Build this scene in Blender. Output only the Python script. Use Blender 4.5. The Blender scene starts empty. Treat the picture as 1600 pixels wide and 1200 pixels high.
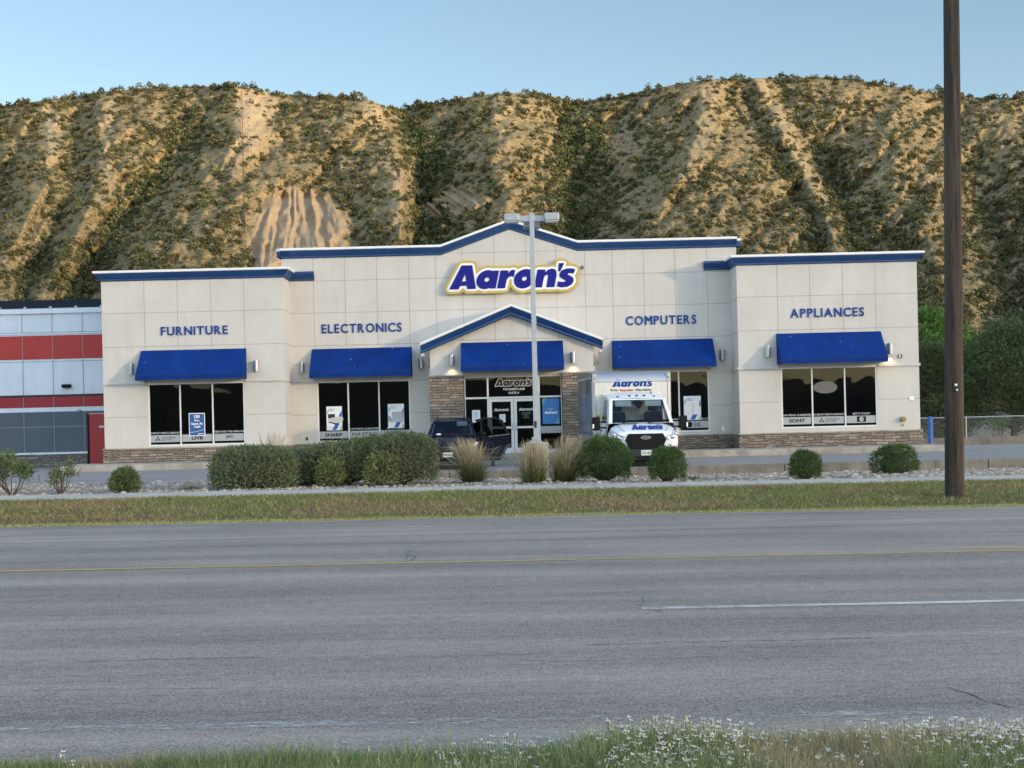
import bpy, bmesh, math, random
import numpy as np
from mathutils import Vector, Matrix
from mathutils.geometry import tessellate_polygon
R = math.radians
rnd = random.Random(7)
rs = np.random.RandomState(11)
S = bpy.context.scene
COL = S.collection

# ------------------------------------------------------------------ camera, sky, sun, exposure
CAM_H = 1.6
cam_d = bpy.data.cameras.new('camera'); cam = bpy.data.objects.new('camera', cam_d); COL.objects.link(cam)
cam_d.sensor_width = 36; cam_d.lens = 36 * 2200 / 1600
cam_d.shift_y = 47 / 1600
cam_d.clip_start = .1; cam_d.clip_end = 6000
cam.matrix_world = Matrix.Translation((0, 0, CAM_H)) @ Matrix.Rotation(math.pi / 2, 4, 'X') @ Matrix.Rotation(-.0205, 4, 'Z')
S.camera = cam
SUN_AZ, SUN_EL = R(126), R(7)
w = bpy.data.worlds.new('World'); S.world = w; w.use_nodes = True
nt = w.node_tree; bg = nt.nodes['Background']
sky = nt.nodes.new('ShaderNodeTexSky'); sky.sky_type = 'NISHITA'; sky.sun_disc = False
sky.sun_elevation = SUN_EL; sky.sun_rotation = SUN_AZ
sky.air_density = 1.0; sky.dust_density = 1.6; sky.ozone_density = 1.0; sky.altitude = 1700
# added sky weighting: dimmed over the ridge, boosted overhead for more fill light
def wnode(t, **k):
    n = nt.nodes.new(t)
    for a, b in k.items(): setattr(n, a, b)
    return n
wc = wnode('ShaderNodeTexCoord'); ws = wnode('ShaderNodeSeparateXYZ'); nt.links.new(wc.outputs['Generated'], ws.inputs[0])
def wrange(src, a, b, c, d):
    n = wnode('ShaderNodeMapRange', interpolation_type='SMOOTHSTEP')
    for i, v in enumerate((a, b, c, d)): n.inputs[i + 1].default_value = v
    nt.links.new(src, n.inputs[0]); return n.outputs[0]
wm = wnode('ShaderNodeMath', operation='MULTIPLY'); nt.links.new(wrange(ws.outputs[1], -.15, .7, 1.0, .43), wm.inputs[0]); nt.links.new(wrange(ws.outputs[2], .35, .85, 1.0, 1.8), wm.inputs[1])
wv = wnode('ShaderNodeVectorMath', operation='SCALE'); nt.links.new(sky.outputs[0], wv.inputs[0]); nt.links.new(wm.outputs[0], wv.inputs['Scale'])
wt = wnode('ShaderNodeMix', data_type='RGBA', blend_type='MULTIPLY'); wt.inputs[7].default_value = (1.15, 1.0, .91, 1)      # added warm tint away from the ridge, offsetting the blue skylight
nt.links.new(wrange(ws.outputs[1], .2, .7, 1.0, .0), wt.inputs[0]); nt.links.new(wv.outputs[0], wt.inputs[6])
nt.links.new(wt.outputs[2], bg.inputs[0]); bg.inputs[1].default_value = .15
to_sun = Vector((math.sin(SUN_AZ) * math.cos(SUN_EL), math.cos(SUN_AZ) * math.cos(SUN_EL), math.sin(SUN_EL)))
sd = bpy.data.lights.new('sun', 'SUN'); sd.energy = 1.7; sd.angle = R(2.4); sd.color = (1, .77, .47)
so = bpy.data.objects.new('sun', sd); COL.objects.link(so); so.location = (60, -50, 60)
so.rotation_euler = (-to_sun).to_track_quat('-Z', 'Y').to_euler()
S.view_settings.view_transform = 'Standard'; S.view_settings.look = 'None'
S.view_settings.exposure = 2.1; S.view_settings.gamma = 1

# ------------------------------------------------------------------ helpers
RL = {}                                    # root location of every object (children keep it)
GRADE = []
def tag(o, label=None, cat=None, group=None, kind=None):
    if label: o['label'] = label
    if cat: o['category'] = cat
    if group: o['group'] = group
    if kind: o['kind'] = kind
    return o
def empty(name, loc, label, cat, group=None, grade=False):
    o = bpy.data.objects.new(name, None); COL.objects.link(o); o.location = loc
    o.empty_display_size = .2
    RL[o.name] = Vector(loc)
    if grade: GRADE.append(o)
    return tag(o, label, cat, group)
def link(name, me, mat, parent=None, loc=None):
    o = bpy.data.objects.new(name, me); COL.objects.link(o)
    if mat: me.materials.append(mat)
    if parent: o.parent = parent; RL[o.name] = RL[parent.name]
    else:
        loc = Vector(loc or (0, 0, 0)); o.location = loc; RL[o.name] = loc
    return o
def copy_tree(o, parent=None):
    c = o.copy(); COL.objects.link(c); c.parent = parent
    for ch in list(o.children): copy_tree(ch, c)
    return c
class MB:
    def __init__(s): s.v = []; s.f = []
    def add(s, vs, fs):
        n = len(s.v); s.v += [tuple(p) for p in vs]; s.f += [tuple(i + n for i in f) for f in fs]; return s
    def box(s, x0, x1, y0, y1, z0, z1):
        return s.add([(x, y, z) for x in (x0, x1) for y in (y0, y1) for z in (z0, z1)],
                     [(0, 1, 3, 2), (4, 6, 7, 5), (0, 4, 5, 1), (2, 3, 7, 6), (0, 2, 6, 4), (1, 5, 7, 3)])
    def quad(s, *p): return s.add(p, [tuple(range(len(p)))])
    def tube(s, path, r, n=8, caps=True):
        path = [Vector(p) for p in path]; rr = r if isinstance(r, (list, tuple)) else [r] * len(path)
        rings = []; vs = []; ref = None
        for i, p in enumerate(path):
            d = (path[min(i + 1, len(path) - 1)] - path[max(i - 1, 0)]).normalized()
            if ref is None: ref = d.orthogonal()
            a = (ref - d * ref.dot(d)).normalized(); ref = a; b = d.cross(a)
            for k in range(n):
                t = 2 * math.pi * k / n; vs.append(p + (a * math.cos(t) + b * math.sin(t)) * rr[i])
        fs = []
        for i in range(len(path) - 1):
            for k in range(n):
                k2 = (k + 1) % n; fs.append((i * n + k, i * n + k2, (i + 1) * n + k2, (i + 1) * n + k))
        if caps: fs.append(tuple(range(n))[::-1]); fs.append(tuple((len(path) - 1) * n + k for k in range(n)))
        return s.add(vs, fs)
    def bar(s, p0, p1, w, h):                      # rectangular bar along p0-p1 (w sideways, h along z-ish)
        p0, p1 = Vector(p0), Vector(p1); d = (p1 - p0).normalized()
        up = Vector((0, 0, 1)) if abs(d.z) < .9 else Vector((0, 1, 0))
        a = d.cross(up).normalized() * w / 2; b = a.cross(d).normalized() * h / 2
        vs = [p + sa * a + sb * b for p in (p0, p1) for sa, sb in ((-1, -1), (1, -1), (1, 1), (-1, 1))]
        return s.add(vs, [(3, 2, 1, 0), (4, 5, 6, 7)] + [(k, (k + 1) % 4, 4 + (k + 1) % 4, 4 + k) for k in range(4)])
    def lathe(s, prof, c, n=20):                   # prof: (r, z)
        vs = [(c[0] + r * math.cos(2 * math.pi * k / n), c[1] + r * math.sin(2 * math.pi * k / n), c[2] + z) for r, z in prof for k in range(n)]
        fs = [(i * n + k, i * n + (k + 1) % n, (i + 1) * n + (k + 1) % n, (i + 1) * n + k) for i in range(len(prof) - 1) for k in range(n)]
        fs.append(tuple(range(n))[::-1]); fs.append(tuple((len(prof) - 1) * n + k for k in range(n)))
        return s.add(vs, fs)
    def ell(s, c, r, n=12, m=8):
        vs = [(c[0], c[1], c[2] - r[2])]
        for i in range(1, m):
            a = -math.pi / 2 + math.pi * i / m
            vs += [(c[0] + r[0] * math.cos(a) * math.cos(2 * math.pi * k / n), c[1] + r[1] * math.cos(a) * math.sin(2 * math.pi * k / n), c[2] + r[2] * math.sin(a)) for k in range(n)]
        vs.append((c[0], c[1], c[2] + r[2])); L = len(vs) - 1
        fs = [(0, 1 + (k + 1) % n, 1 + k) for k in range(n)]
        fs += [(1 + i * n + k, 1 + i * n + (k + 1) % n, 1 + (i + 1) * n + (k + 1) % n, 1 + (i + 1) * n + k) for i in range(m - 2) for k in range(n)]
        fs += [(L, 1 + (m - 2) * n + k, 1 + (m - 2) * n + (k + 1) % n) for k in range(n)]
        return s.add(vs, fs)
    def prism(s, poly, y0, y1, hole=None, fn=None):     # polygon(s) in x,z extruded from y0 to y1
        fn = fn or (lambda x, y, z: (x, y, z))
        loops = [poly] + ([hole] if hole else [])
        flat = [p for l in loops for p in l]; n = len(flat)
        tris = tessellate_polygon([[Vector((x, z, 0)) for x, z in l] for l in loops])
        vs = [fn(x, y0, z) for x, z in flat] + [fn(x, y1, z) for x, z in flat]
        fs = [tuple(t) for t in tris] + [tuple(i + n for i in t[::-1]) for t in tris]
        k = 0
        for l in loops:
            m = len(l)
            for i in range(m): a, b = k + i, k + (i + 1) % m; fs.append((a, b, b + n, a + n))
            k += m
        return s.add(vs, fs)
    def sweep_xy(s, path, prof, closed_prof=True):      # horizontal path, prof (out, z); out = to the right of travel
        P = [Vector(p) for p in path]; n = len(prof); vs = []
        for i, p in enumerate(P):
            ds = []
            if i > 0: ds.append((P[i] - P[i - 1]).normalized())
            if i < len(P) - 1: ds.append((P[i + 1] - P[i]).normalized())
            ns = [Vector((d.y, -d.x)) for d in ds]; m = ns[0] if len(ns) == 1 else (ns[0] + ns[1]) / (1 + ns[0].dot(ns[1]))
            vs += [(p.x + m.x * o, p.y + m.y * o, z) for o, z in prof]
        return s._loft(vs, len(P), n)
    def sweep_xz(s, path, y, prof):                     # path in x,z on a wall; prof (out towards -y, dz)
        vs = [(x, y - o, z + dz) for x, z in path for o, dz in prof]
        return s._loft(vs, len(path), len(prof))
    def _loft(s, vs, m, n):
        fs = [(i * n + k, (i + 1) * n + k, (i + 1) * n + (k + 1) % n, i * n + (k + 1) % n) for i in range(m - 1) for k in range(n)]
        fs.append(tuple(range(n))); fs.append(tuple((m - 1) * n + k for k in range(n))[::-1])
        return s.add(vs, fs)
    def build(s, name, mat, parent=None, loc=None, smooth=False, bevel=0, label=None, world=True, seg=2, fix=True):
        me = bpy.data.meshes.new(name)
        off = Vector((0, 0, 0))
        if world: off = RL[parent.name] if parent else Vector(loc or (0, 0, 0))
        me.from_pydata([(v[0] - off.x, v[1] - off.y, v[2] - off.z) for v in s.v], [], s.f)
        if fix:
            bm = bmesh.new(); bm.from_mesh(me); bmesh.ops.recalc_face_normals(bm, faces=bm.faces); bm.to_mesh(me); bm.free()
        o = link(name, me, mat, parent, loc)
        if smooth: me.polygons.foreach_set('use_smooth', [True] * len(me.polygons))
        if bevel:
            b = o.modifiers.new('bevel', 'BEVEL'); b.width = bevel; b.segments = seg; b.limit_method = 'ANGLE'; b.angle_limit = R(40)
        if label: o['label'] = label
        return o
def np_mesh(name, V, k, mat, parent=None, loc=None, col=None, smooth=False, F=None):
    """V (n,3) float array; faces of k consecutive vertices, or F index array; col per face (n,3)"""
    off = RL[parent.name] if parent else Vector(loc or (0, 0, 0))
    V = np.asarray(V, dtype=np.float32).reshape(-1, 3) - np.array(off, dtype=np.float32)
    F = np.arange(len(V), dtype=np.int32).reshape(-1, k) if F is None else np.asarray(F, dtype=np.int32)
    me = bpy.data.meshes.new(name); nf, k = F.shape
    me.vertices.add(len(V)); me.vertices.foreach_set('co', V.ravel())
    me.loops.add(nf * k); me.loops.foreach_set('vertex_index', F.ravel())
    me.polygons.add(nf); me.polygons.foreach_set('loop_start', np.arange(0, nf * k, k, dtype=np.int32))
    if smooth: me.polygons.foreach_set('use_smooth', np.ones(nf, dtype=bool))
    if col is not None:
        a = me.attributes.new('tint', 'FLOAT_COLOR', 'FACE')
        c = np.ones((nf, 4), dtype=np.float32); c[:, :3] = col; a.data.foreach_set('color', c.ravel())
    me.update(calc_edges=True); me.validate()
    return link(name, me, mat, parent, loc)
_tc = {}
def text_geo(body, shear=0, offset=0, res=3):
    key = (body, shear, offset, res)
    if key not in _tc:
        cu = bpy.data.curves.new('lettering', 'FONT'); cu.body = body; cu.size = 1; cu.shear = shear; cu.offset = offset
        cu.extrude = .05; cu.resolution_u = res; cu.align_x = 'LEFT'
        o = bpy.data.objects.new('lettering', cu); COL.objects.link(o)
        dg = bpy.context.evaluated_depsgraph_get(); me = bpy.data.meshes.new_from_object(o.evaluated_get(dg))
        v = np.array([p.co[:] for p in me.vertices]); f = [tuple(p.vertices) for p in me.polygons]
        bpy.data.objects.remove(o); bpy.data.curves.remove(cu); bpy.data.meshes.remove(me)
        v[:, 0] -= v[:, 0].min(); v[:, 1] -= v[:, 1].min(); _tc[key] = (v, f)
    return _tc[key]
def text(mb, body, x0, x1, z0, z1, y, depth=.006, shear=0, offset=0, res=3, fn=None):
    """letters filling x0..x1, z0..z1 on a wall at y, standing proud by depth"""
    v, f = text_geo(body, shear, offset, res)
    X = x0 + v[:, 0] / v[:, 0].max() * (x1 - x0); Z = z0 + v[:, 1] / v[:, 1].max() * (z1 - z0); Y = y - (v[:, 2] + .05) * depth / .1
    pts = list(zip(X.tolist(), Y.tolist(), Z.tolist()))
    if fn: pts = [fn(*p) for p in pts]
    return mb.add(pts, f)
def fit_text(mb, body, xc, z0, h, y, **k):
    v, f = text_geo(body, k.get('shear', 0), k.get('offset', 0), k.get('res', 3))
    wd = v[:, 0].max() / v[:, 1].max() * h * k.pop('stretch', 1)
    return text(mb, body, xc - wd / 2, xc + wd / 2, z0, z0 + h, y, **k)

# ------------------------------------------------------------------ materials
def mat(name, col, rough=.8, var=.15, scale=2.0, bump=0, bscale=60, metal=0, spec=.5, col2=None, detail=4, stretch=None, coat=0):
    m = bpy.data.materials.new(name); m.use_nodes = True; N = m.node_tree.nodes; L = m.node_tree.links
    p = N['Principled BSDF']; p.inputs['Roughness'].default_value = rough; p.inputs['Metallic'].default_value = metal
    p.inputs['Specular IOR Level'].default_value = spec; p.inputs['Coat Weight'].default_value = coat
    tc = N.new('ShaderNodeTexCoord'); src = tc.outputs['Object']
    if stretch:
        mp = N.new('ShaderNodeMapping'); mp.inputs['Scale'].default_value = stretch; L.new(src, mp.inputs[0]); src = mp.outputs[0]
    if var or col2:
        n = N.new('ShaderNodeTexNoise'); n.inputs['Scale'].default_value = scale; n.inputs['Detail'].default_value = detail; n.inputs['Roughness'].default_value = .65
        L.new(src, n.inputs['Vector'])
        mx = N.new('ShaderNodeMix'); mx.data_type = 'RGBA'
        rp = N.new('ShaderNodeMapRange'); rp.inputs[1].default_value = .3; rp.inputs[2].default_value = .7
        L.new(n.outputs['Fac'], rp.inputs[0]); L.new(rp.outputs[0], mx.inputs[0])
        c1 = tuple(c * (1 - var) for c in col); c2 = col2 or tuple(min(1, c * (1 + var)) for c in col)
        mx.inputs[6].default_value = (*c1, 1); mx.inputs[7].default_value = (*c2, 1)
        L.new(mx.outputs[2], p.inputs['Base Color'])
    else: p.inputs['Base Color'].default_value = (*col, 1)
    if bump:
        b = N.new('ShaderNodeTexNoise'); b.inputs['Scale'].default_value = bscale; b.inputs['Detail'].default_value = 3
        L.new(tc.outputs['Object'], b.inputs['Vector'])
        bn = N.new('ShaderNodeBump'); bn.inputs['Strength'].default_value = bump; bn.inputs['Distance'].default_value = .02
        L.new(b.outputs['Fac'], bn.inputs['Height']); L.new(bn.outputs[0], p.inputs['Normal'])
    return m
def leaf_mat(name, col, var=.35, trans=.25, rough=.7):
    m = bpy.data.materials.new(name); m.use_nodes = True; N = m.node_tree.nodes; L = m.node_tree.links
    p = N['Principled BSDF']; p.inputs['Roughness'].default_value = rough; p.inputs['Specular IOR Level'].default_value = .25
    at = N.new('ShaderNodeAttribute'); at.attribute_name = 'tint'
    mu = N.new('ShaderNodeMix'); mu.data_type = 'RGBA'; mu.blend_type = 'MULTIPLY'; mu.inputs[0].default_value = 1
    mu.inputs[6].default_value = (*col, 1); L.new(at.outputs['Color'], mu.inputs[7])
    L.new(mu.outputs[2], p.inputs['Base Color'])
    t = N.new('ShaderNodeBsdfTranslucent'); L.new(mu.outputs[2], t.inputs['Color'])
    ms = N.new('ShaderNodeMixShader'); ms.inputs[0].default_value = trans
    L.new(p.outputs[0], ms.inputs[1]); L.new(t.outputs[0], ms.inputs[2]); L.new(ms.outputs[0], N['Material Output'].inputs[0])
    return m
def glass_mat(name, tint=(.25, .27, .28), ior=1.5, rough=.01, gl=(.36, .43, .53)):
    m = bpy.data.materials.new(name); m.use_nodes = True; N = m.node_tree.nodes; L = m.node_tree.links
    N.remove(N['Principled BSDF'])
    t = N.new('ShaderNodeBsdfTransparent'); t.inputs[0].default_value = (*tint, 1)
    g = N.new('ShaderNodeBsdfGlossy'); g.inputs['Roughness'].default_value = rough; g.inputs[0].default_value = (*gl, 1)
    f = N.new('ShaderNodeFresnel'); f.inputs[0].default_value = ior
    tc = N.new('ShaderNodeTexCoord'); n = N.new('ShaderNodeTexNoise'); n.inputs['Scale'].default_value = 1.3; n.inputs['Detail'].default_value = 1
    L.new(tc.outputs['Object'], n.inputs['Vector'])
    b = N.new('ShaderNodeBump'); b.inputs['Strength'].default_value = .12; b.inputs['Distance'].default_value = .02
    L.new(n.outputs['Fac'], b.inputs['Height']); L.new(b.outputs[0], g.inputs['Normal'])
    ms = N.new('ShaderNodeMixShader'); L.new(f.outputs[0], ms.inputs[0]); L.new(t.outputs[0], ms.inputs[1]); L.new(g.outputs[0], ms.inputs[2])
    L.new(ms.outputs[0], N['Material Output'].inputs[0])
    return m
def worn_mat(name, col, scale=14, lo=.42, hi=.58, stretch=(.35, 3, 1)):
    """worn road paint: the paint is gone where a noise is low"""
    m = mat(name, col, .75, .12, 6); N = m.node_tree.nodes; L = m.node_tree.links; p = N['Principled BSDF']
    tc = N.new('ShaderNodeTexCoord'); mp = N.new('ShaderNodeMapping'); mp.inputs['Scale'].default_value = stretch; L.new(tc.outputs['Object'], mp.inputs[0])
    n = N.new('ShaderNodeTexNoise'); n.inputs['Scale'].default_value = scale; n.inputs['Detail'].default_value = 5; n.inputs['Roughness'].default_value = .7
    L.new(mp.outputs[0], n.inputs['Vector'])
    n2 = N.new('ShaderNodeTexNoise'); n2.inputs['Scale'].default_value = .8; L.new(mp.outputs[0], n2.inputs['Vector'])
    ad = N.new('ShaderNodeMath'); ad.operation = 'MULTIPLY_ADD'; ad.inputs[1].default_value = .45; L.new(n2.outputs['Fac'], ad.inputs[0]); L.new(n.outputs['Fac'], ad.inputs[2])
    r = N.new('ShaderNodeMapRange'); r.inputs[1].default_value = lo + .22; r.inputs[2].default_value = hi + .22; L.new(ad.outputs[0], r.inputs[0])
    L.new(r.outputs[0], p.inputs['Alpha'])
    return m
def stone_mat(name, cols, sx=2.6, sz=9.0):
    m = bpy.data.materials.new(name); m.use_nodes = True; N = m.node_tree.nodes; L = m.node_tree.links; p = N['Principled BSDF']
    p.inputs['Roughness'].default_value = .85
    tc = N.new('ShaderNodeTexCoord'); sp = N.new('ShaderNodeSeparateXYZ'); L.new(tc.outputs['Object'], sp.inputs[0])
    ad = N.new('ShaderNodeMath'); ad.operation = 'ADD'; L.new(sp.outputs[0], ad.inputs[0]); L.new(sp.outputs[1], ad.inputs[1])
    cb = N.new('ShaderNodeCombineXYZ'); L.new(ad.outputs[0], cb.inputs[0]); L.new(sp.outputs[2], cb.inputs[1])
    wn = N.new('ShaderNodeTexNoise'); wn.inputs['Scale'].default_value = 1.6; wn.inputs['Detail'].default_value = 2; L.new(cb.outputs[0], wn.inputs['Vector'])
    wa = N.new('ShaderNodeMix'); wa.data_type = 'RGBA'; wa.blend_type = 'LINEAR_LIGHT'; wa.inputs[0].default_value = .05
    L.new(cb.outputs[0], wa.inputs[6]); L.new(wn.outputs['Color'], wa.inputs[7])
    outs = []
    for k, (wd, ht, off) in enumerate(((.46, .105, .37), (.30, .070, .61))):
        b = N.new('ShaderNodeTexBrick'); b.offset = off; b.squash = .7; b.squash_frequency = 3; b.offset_frequency = 2
        b.inputs['Scale'].default_value = 1; b.inputs['Brick Width'].default_value = wd; b.inputs['Row Height'].default_value = ht
        b.inputs['Mortar Size'].default_value = .011; b.inputs['Mortar Smooth'].default_value = .3; b.inputs['Bias'].default_value = -.1
        b.inputs['Color1'].default_value = (0, 0, 0, 1); b.inputs['Color2'].default_value = (1, 1, 1, 1); b.inputs['Mortar'].default_value = (.5, .5, .5, 1)
        L.new(wa.outputs[2], b.inputs['Vector']); outs.append(b)
    sel = N.new('ShaderNodeTexVoronoi'); sel.inputs['Scale'].default_value = 1.5; L.new(cb.outputs[0], sel.inputs['Vector'])
    st = N.new('ShaderNodeMath'); st.operation = 'GREATER_THAN'; st.inputs[1].default_value = .5; L.new(sel.outputs['Color'], st.inputs[0])
    mc = N.new('ShaderNodeMix'); mc.data_type = 'RGBA'; L.new(st.outputs[0], mc.inputs[0]); L.new(outs[0].outputs['Color'], mc.inputs[6]); L.new(outs[1].outputs['Color'], mc.inputs[7])
    mf = N.new('ShaderNodeMix'); L.new(st.outputs[0], mf.inputs[0]); L.new(outs[0].outputs['Fac'], mf.inputs[2]); L.new(outs[1].outputs['Fac'], mf.inputs[3])
    n3 = N.new('ShaderNodeTexNoise'); n3.inputs['Scale'].default_value = 22; n3.inputs['Detail'].default_value = 4; L.new(cb.outputs[0], n3.inputs['Vector'])
    mm = N.new('ShaderNodeMath'); mm.operation = 'MULTIPLY_ADD'; mm.inputs[1].default_value = .5; L.new(n3.outputs['Fac'], mm.inputs[0])
    sc = N.new('ShaderNodeMath'); sc.operation = 'MULTIPLY'; sc.inputs[1].default_value = .65; L.new(mc.outputs[2], sc.inputs[0]); L.new(sc.outputs[0], mm.inputs[2])
    cr = N.new('ShaderNodeValToRGB'); e = cr.color_ramp.elements
    e[0].position = .12; e[0].color = (*cols[0], 1); e[1].position = .95; e[1].color = (*cols[-1], 1)
    for i, c in enumerate(cols[1:-1]): x = e.new(.12 + .83 * (i + 1) / (len(cols) - 1)); x.color = (*c, 1)
    L.new(mm.outputs[0], cr.inputs[0])
    mo = N.new('ShaderNodeMix'); mo.data_type = 'RGBA'; L.new(mf.outputs[0], mo.inputs[0]); L.new(cr.outputs[0], mo.inputs[6]); mo.inputs[7].default_value = (.035, .032, .03, 1)
    L.new(mo.outputs[2], p.inputs['Base Color'])
    iv = N.new('ShaderNodeMath'); iv.operation = 'SUBTRACT'; L.new(mm.outputs[0], iv.inputs[0]); L.new(mf.outputs[0], iv.inputs[1])
    bn = N.new('ShaderNodeBump'); bn.inputs['Strength'].default_value = .8; bn.inputs['Distance'].default_value = .03
    L.new(iv.outputs[0], bn.inputs['Height']); L.new(bn.outputs[0], p.inputs['Normal'])
    return m
def flat(name, col, rough=.5, **k): return mat(name, col, rough, var=k.pop('var', .05), scale=k.pop('scale', 8), **k)
def emit(name, col, st):
    m = bpy.data.materials.new(name); m.use_nodes = True; p = m.node_tree.nodes['Principled BSDF']
    p.inputs['Base Color'].default_value = (*col, 1); p.inputs['Emission Color'].default_value = (*col, 1); p.inputs['Emission Strength'].default_value = st
    return m
def asphalt_mat(name, dark, light, band=True, grain=150):
    m = bpy.data.materials.new(name); m.use_nodes = True; N = m.node_tree.nodes; L = m.node_tree.links; p = N['Principled BSDF']
    p.inputs['Roughness'].default_value = .82; p.inputs['Specular IOR Level'].default_value = .35
    tc = N.new('ShaderNodeTexCoord')
    def noise(sc, st, det=4, rg=.6):
        mp = N.new('ShaderNodeMapping'); mp.inputs['Scale'].default_value = st; L.new(tc.outputs['Object'], mp.inputs[0])
        n = N.new('ShaderNodeTexNoise'); n.inputs['Scale'].default_value = sc; n.inputs['Detail'].default_value = det; n.inputs['Roughness'].default_value = rg
        L.new(mp.outputs[0], n.inputs['Vector']); return n.outputs['Fac']
    def madd(a, k, b):
        x = N.new('ShaderNodeMath'); x.operation = 'MULTIPLY_ADD'; x.inputs[1].default_value = k; L.new(a, x.inputs[0])
        if isinstance(b, float): x.inputs[2].default_value = b
        else: L.new(b, x.inputs[2])
        return x.outputs[0]
    a = madd(noise(grain, (1, 1, 1), 2, .8), 1.9, -.80)
    a = madd(noise(grain * .28, (.6, 1, 1), 3, .8), .75, a)
    a = madd(noise(1.1, (.05, 1, 1), 3), .75 if band else .3, a)        # wheel tracks along the road
    a = madd(noise(3.5, (.08, 1, 1), 2), .3 if band else .1, a)
    a = madd(noise(.35, (1, 1, 1), 4), .4, a)
    r = N.new('ShaderNodeMapRange'); r.inputs[1].default_value = .92; r.inputs[2].default_value = 1.62; L.new(a, r.inputs[0])
    mx = N.new('ShaderNodeMix'); mx.data_type = 'RGBA'; L.new(r.outputs[0], mx.inputs[0]); mx.inputs[6].default_value = (*dark, 1); mx.inputs[7].default_value = (*light, 1)
    L.new(mx.outputs[2], p.inputs['Base Color'])
    bn = N.new('ShaderNodeBump'); bn.inputs['Strength'].default_value = .5; bn.inputs['Distance'].default_value = .008
    L.new(noise(grain * .7, (1, 1, 1), 3), bn.inputs['Height']); L.new(bn.outputs[0], p.inputs['Normal'])
    return m

M = dict(
    stucco=mat('stucco', (.595, .568, .53), .92, .05, .7, bump=.35, bscale=45, detail=8),
    joint=flat('joint', (.34, .315, .285), .9),
    trim_white=flat('white_coping', (.80, .80, .79), .45),
    trim_blue=flat('blue_trim', (.012, .062, .21), .45, var=.1, scale=2),
    awning=mat('awning_canvas', (.003, .034, .20), .75, .14, 1.4, spec=.12, bump=.15, bscale=180, stretch=(1, 1, .3)),
    letter=flat('blue_letter', (.008, .05, .25), .5, spec=.2),
    logo_blue=flat('logo_blue', (.012, .012, .21), .3, spec=.12),
    white=flat('white_plastic', (.82, .82, .80), .35),
    gold=flat('gold_edge', (.50, .36, .08), .35),
    stone=stone_mat('ledge_stone', [(.045, .04, .037), (.20, .16, .13), (.30, .235, .18), (.12, .105, .10), (.38, .32, .26), (.16, .14, .13), (.55, .42, .30)]),
    stone_grey=stone_mat('grey_ledge_stone', [(.05, .05, .05), (.13, .12, .115), (.2, .18, .165), (.25, .24, .22), (.1, .1, .1), (.3, .26, .22)]),
    concrete=mat('concrete', (.39, .355, .31), .9, .14, 1.6, bump=.3, bscale=60, detail=8),
    kerb=mat('kerb_concrete', (.235, .21, .175), .92, .2, 1.2, bump=.4, bscale=40, detail=8),
    alu=flat('aluminium', (.42, .43, .45), .42, metal=.8),
    frame=flat('window_frame_white', (.70, .71, .71), .4),
    glass=glass_mat('window_glass'),
    carglass=glass_mat('car_glass', (.84, .90, .88)),
    tinted=glass_mat('tinted_glass', (.30, .31, .33), ior=1.35),
    privacy=glass_mat('privacy_glass', (.10, .10, .11), ior=1.4),
    room=flat('dark_room', (.30, .24, .17), .9, var=.2, scale=.4),
    sofa=flat('dark_furniture', (.12, .09, .07), .8),
    band=flat('decal_grey', (.36, .38, .40), .4),
    silver=flat('decal_silver', (.50, .52, .53), .35),
    black=flat('black_plastic', (.009, .009, .010), .6, spec=.15),
    rubber=flat('rubber', (.015, .015, .015), .85),
    dgrey=flat('dark_grey_plastic', (.04, .042, .046), .7, spec=.2),
    truck_white=flat('truck_paint', (.82, .83, .84), .25, coat=.4, var=.03, scale=1.5),
    navy=flat('navy_paint', (.005, .007, .022), .3, spec=.10, var=.08, scale=2),
    chrome=flat('chrome', (.75, .76, .78), .12, metal=1),
    headlamp=flat('headlamp', (.55, .57, .6), .15, metal=.6),
    plate=flat('licence_plate', (.68, .70, .66), .4),
    poster_white=flat('poster_white', (.80, .83, .85), .5),
    poster_blue=flat('poster_blue', (.015, .10, .42), .45),
    poster_green=flat('poster_green', (.30, .48, .22), .5),
    poster_teal=flat('poster_teal', (.10, .36, .52), .5),
    red_white=flat('red_panel', (.42, .035, .03), .6, var=.1, scale=1.2),
    dark_red=flat('dark_red_panel', (.30, .012, .025), .55),
    door_red=flat('red_door', (.33, .012, .022), .45),
    nwhite=mat('pale_panel', (.68, .745, .83), .8, .05, .8, bump=.2, bscale=60),
    ngrey=mat('grey_panel', (.085, .105, .135), .75, .08, .9, bump=.2, bscale=60),
    galv=flat('galvanised', (.38, .41, .45), .5, metal=.35, var=.08),
    blue_post=flat('blue_post', (.025, .11, .38), .5, var=.2),
    seat=flat('seat_cloth', (.035, .035, .04), .9),
    skin=flat('skin', (.40, .24, .17), .6),
    cloth=flat('dark_cloth', (.015, .015, .02), .9),
    paper=flat('paper', (.76, .78, .78), .7),
    brass=flat('brass', (.28, .22, .10), .4, metal=.7),
)

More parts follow.
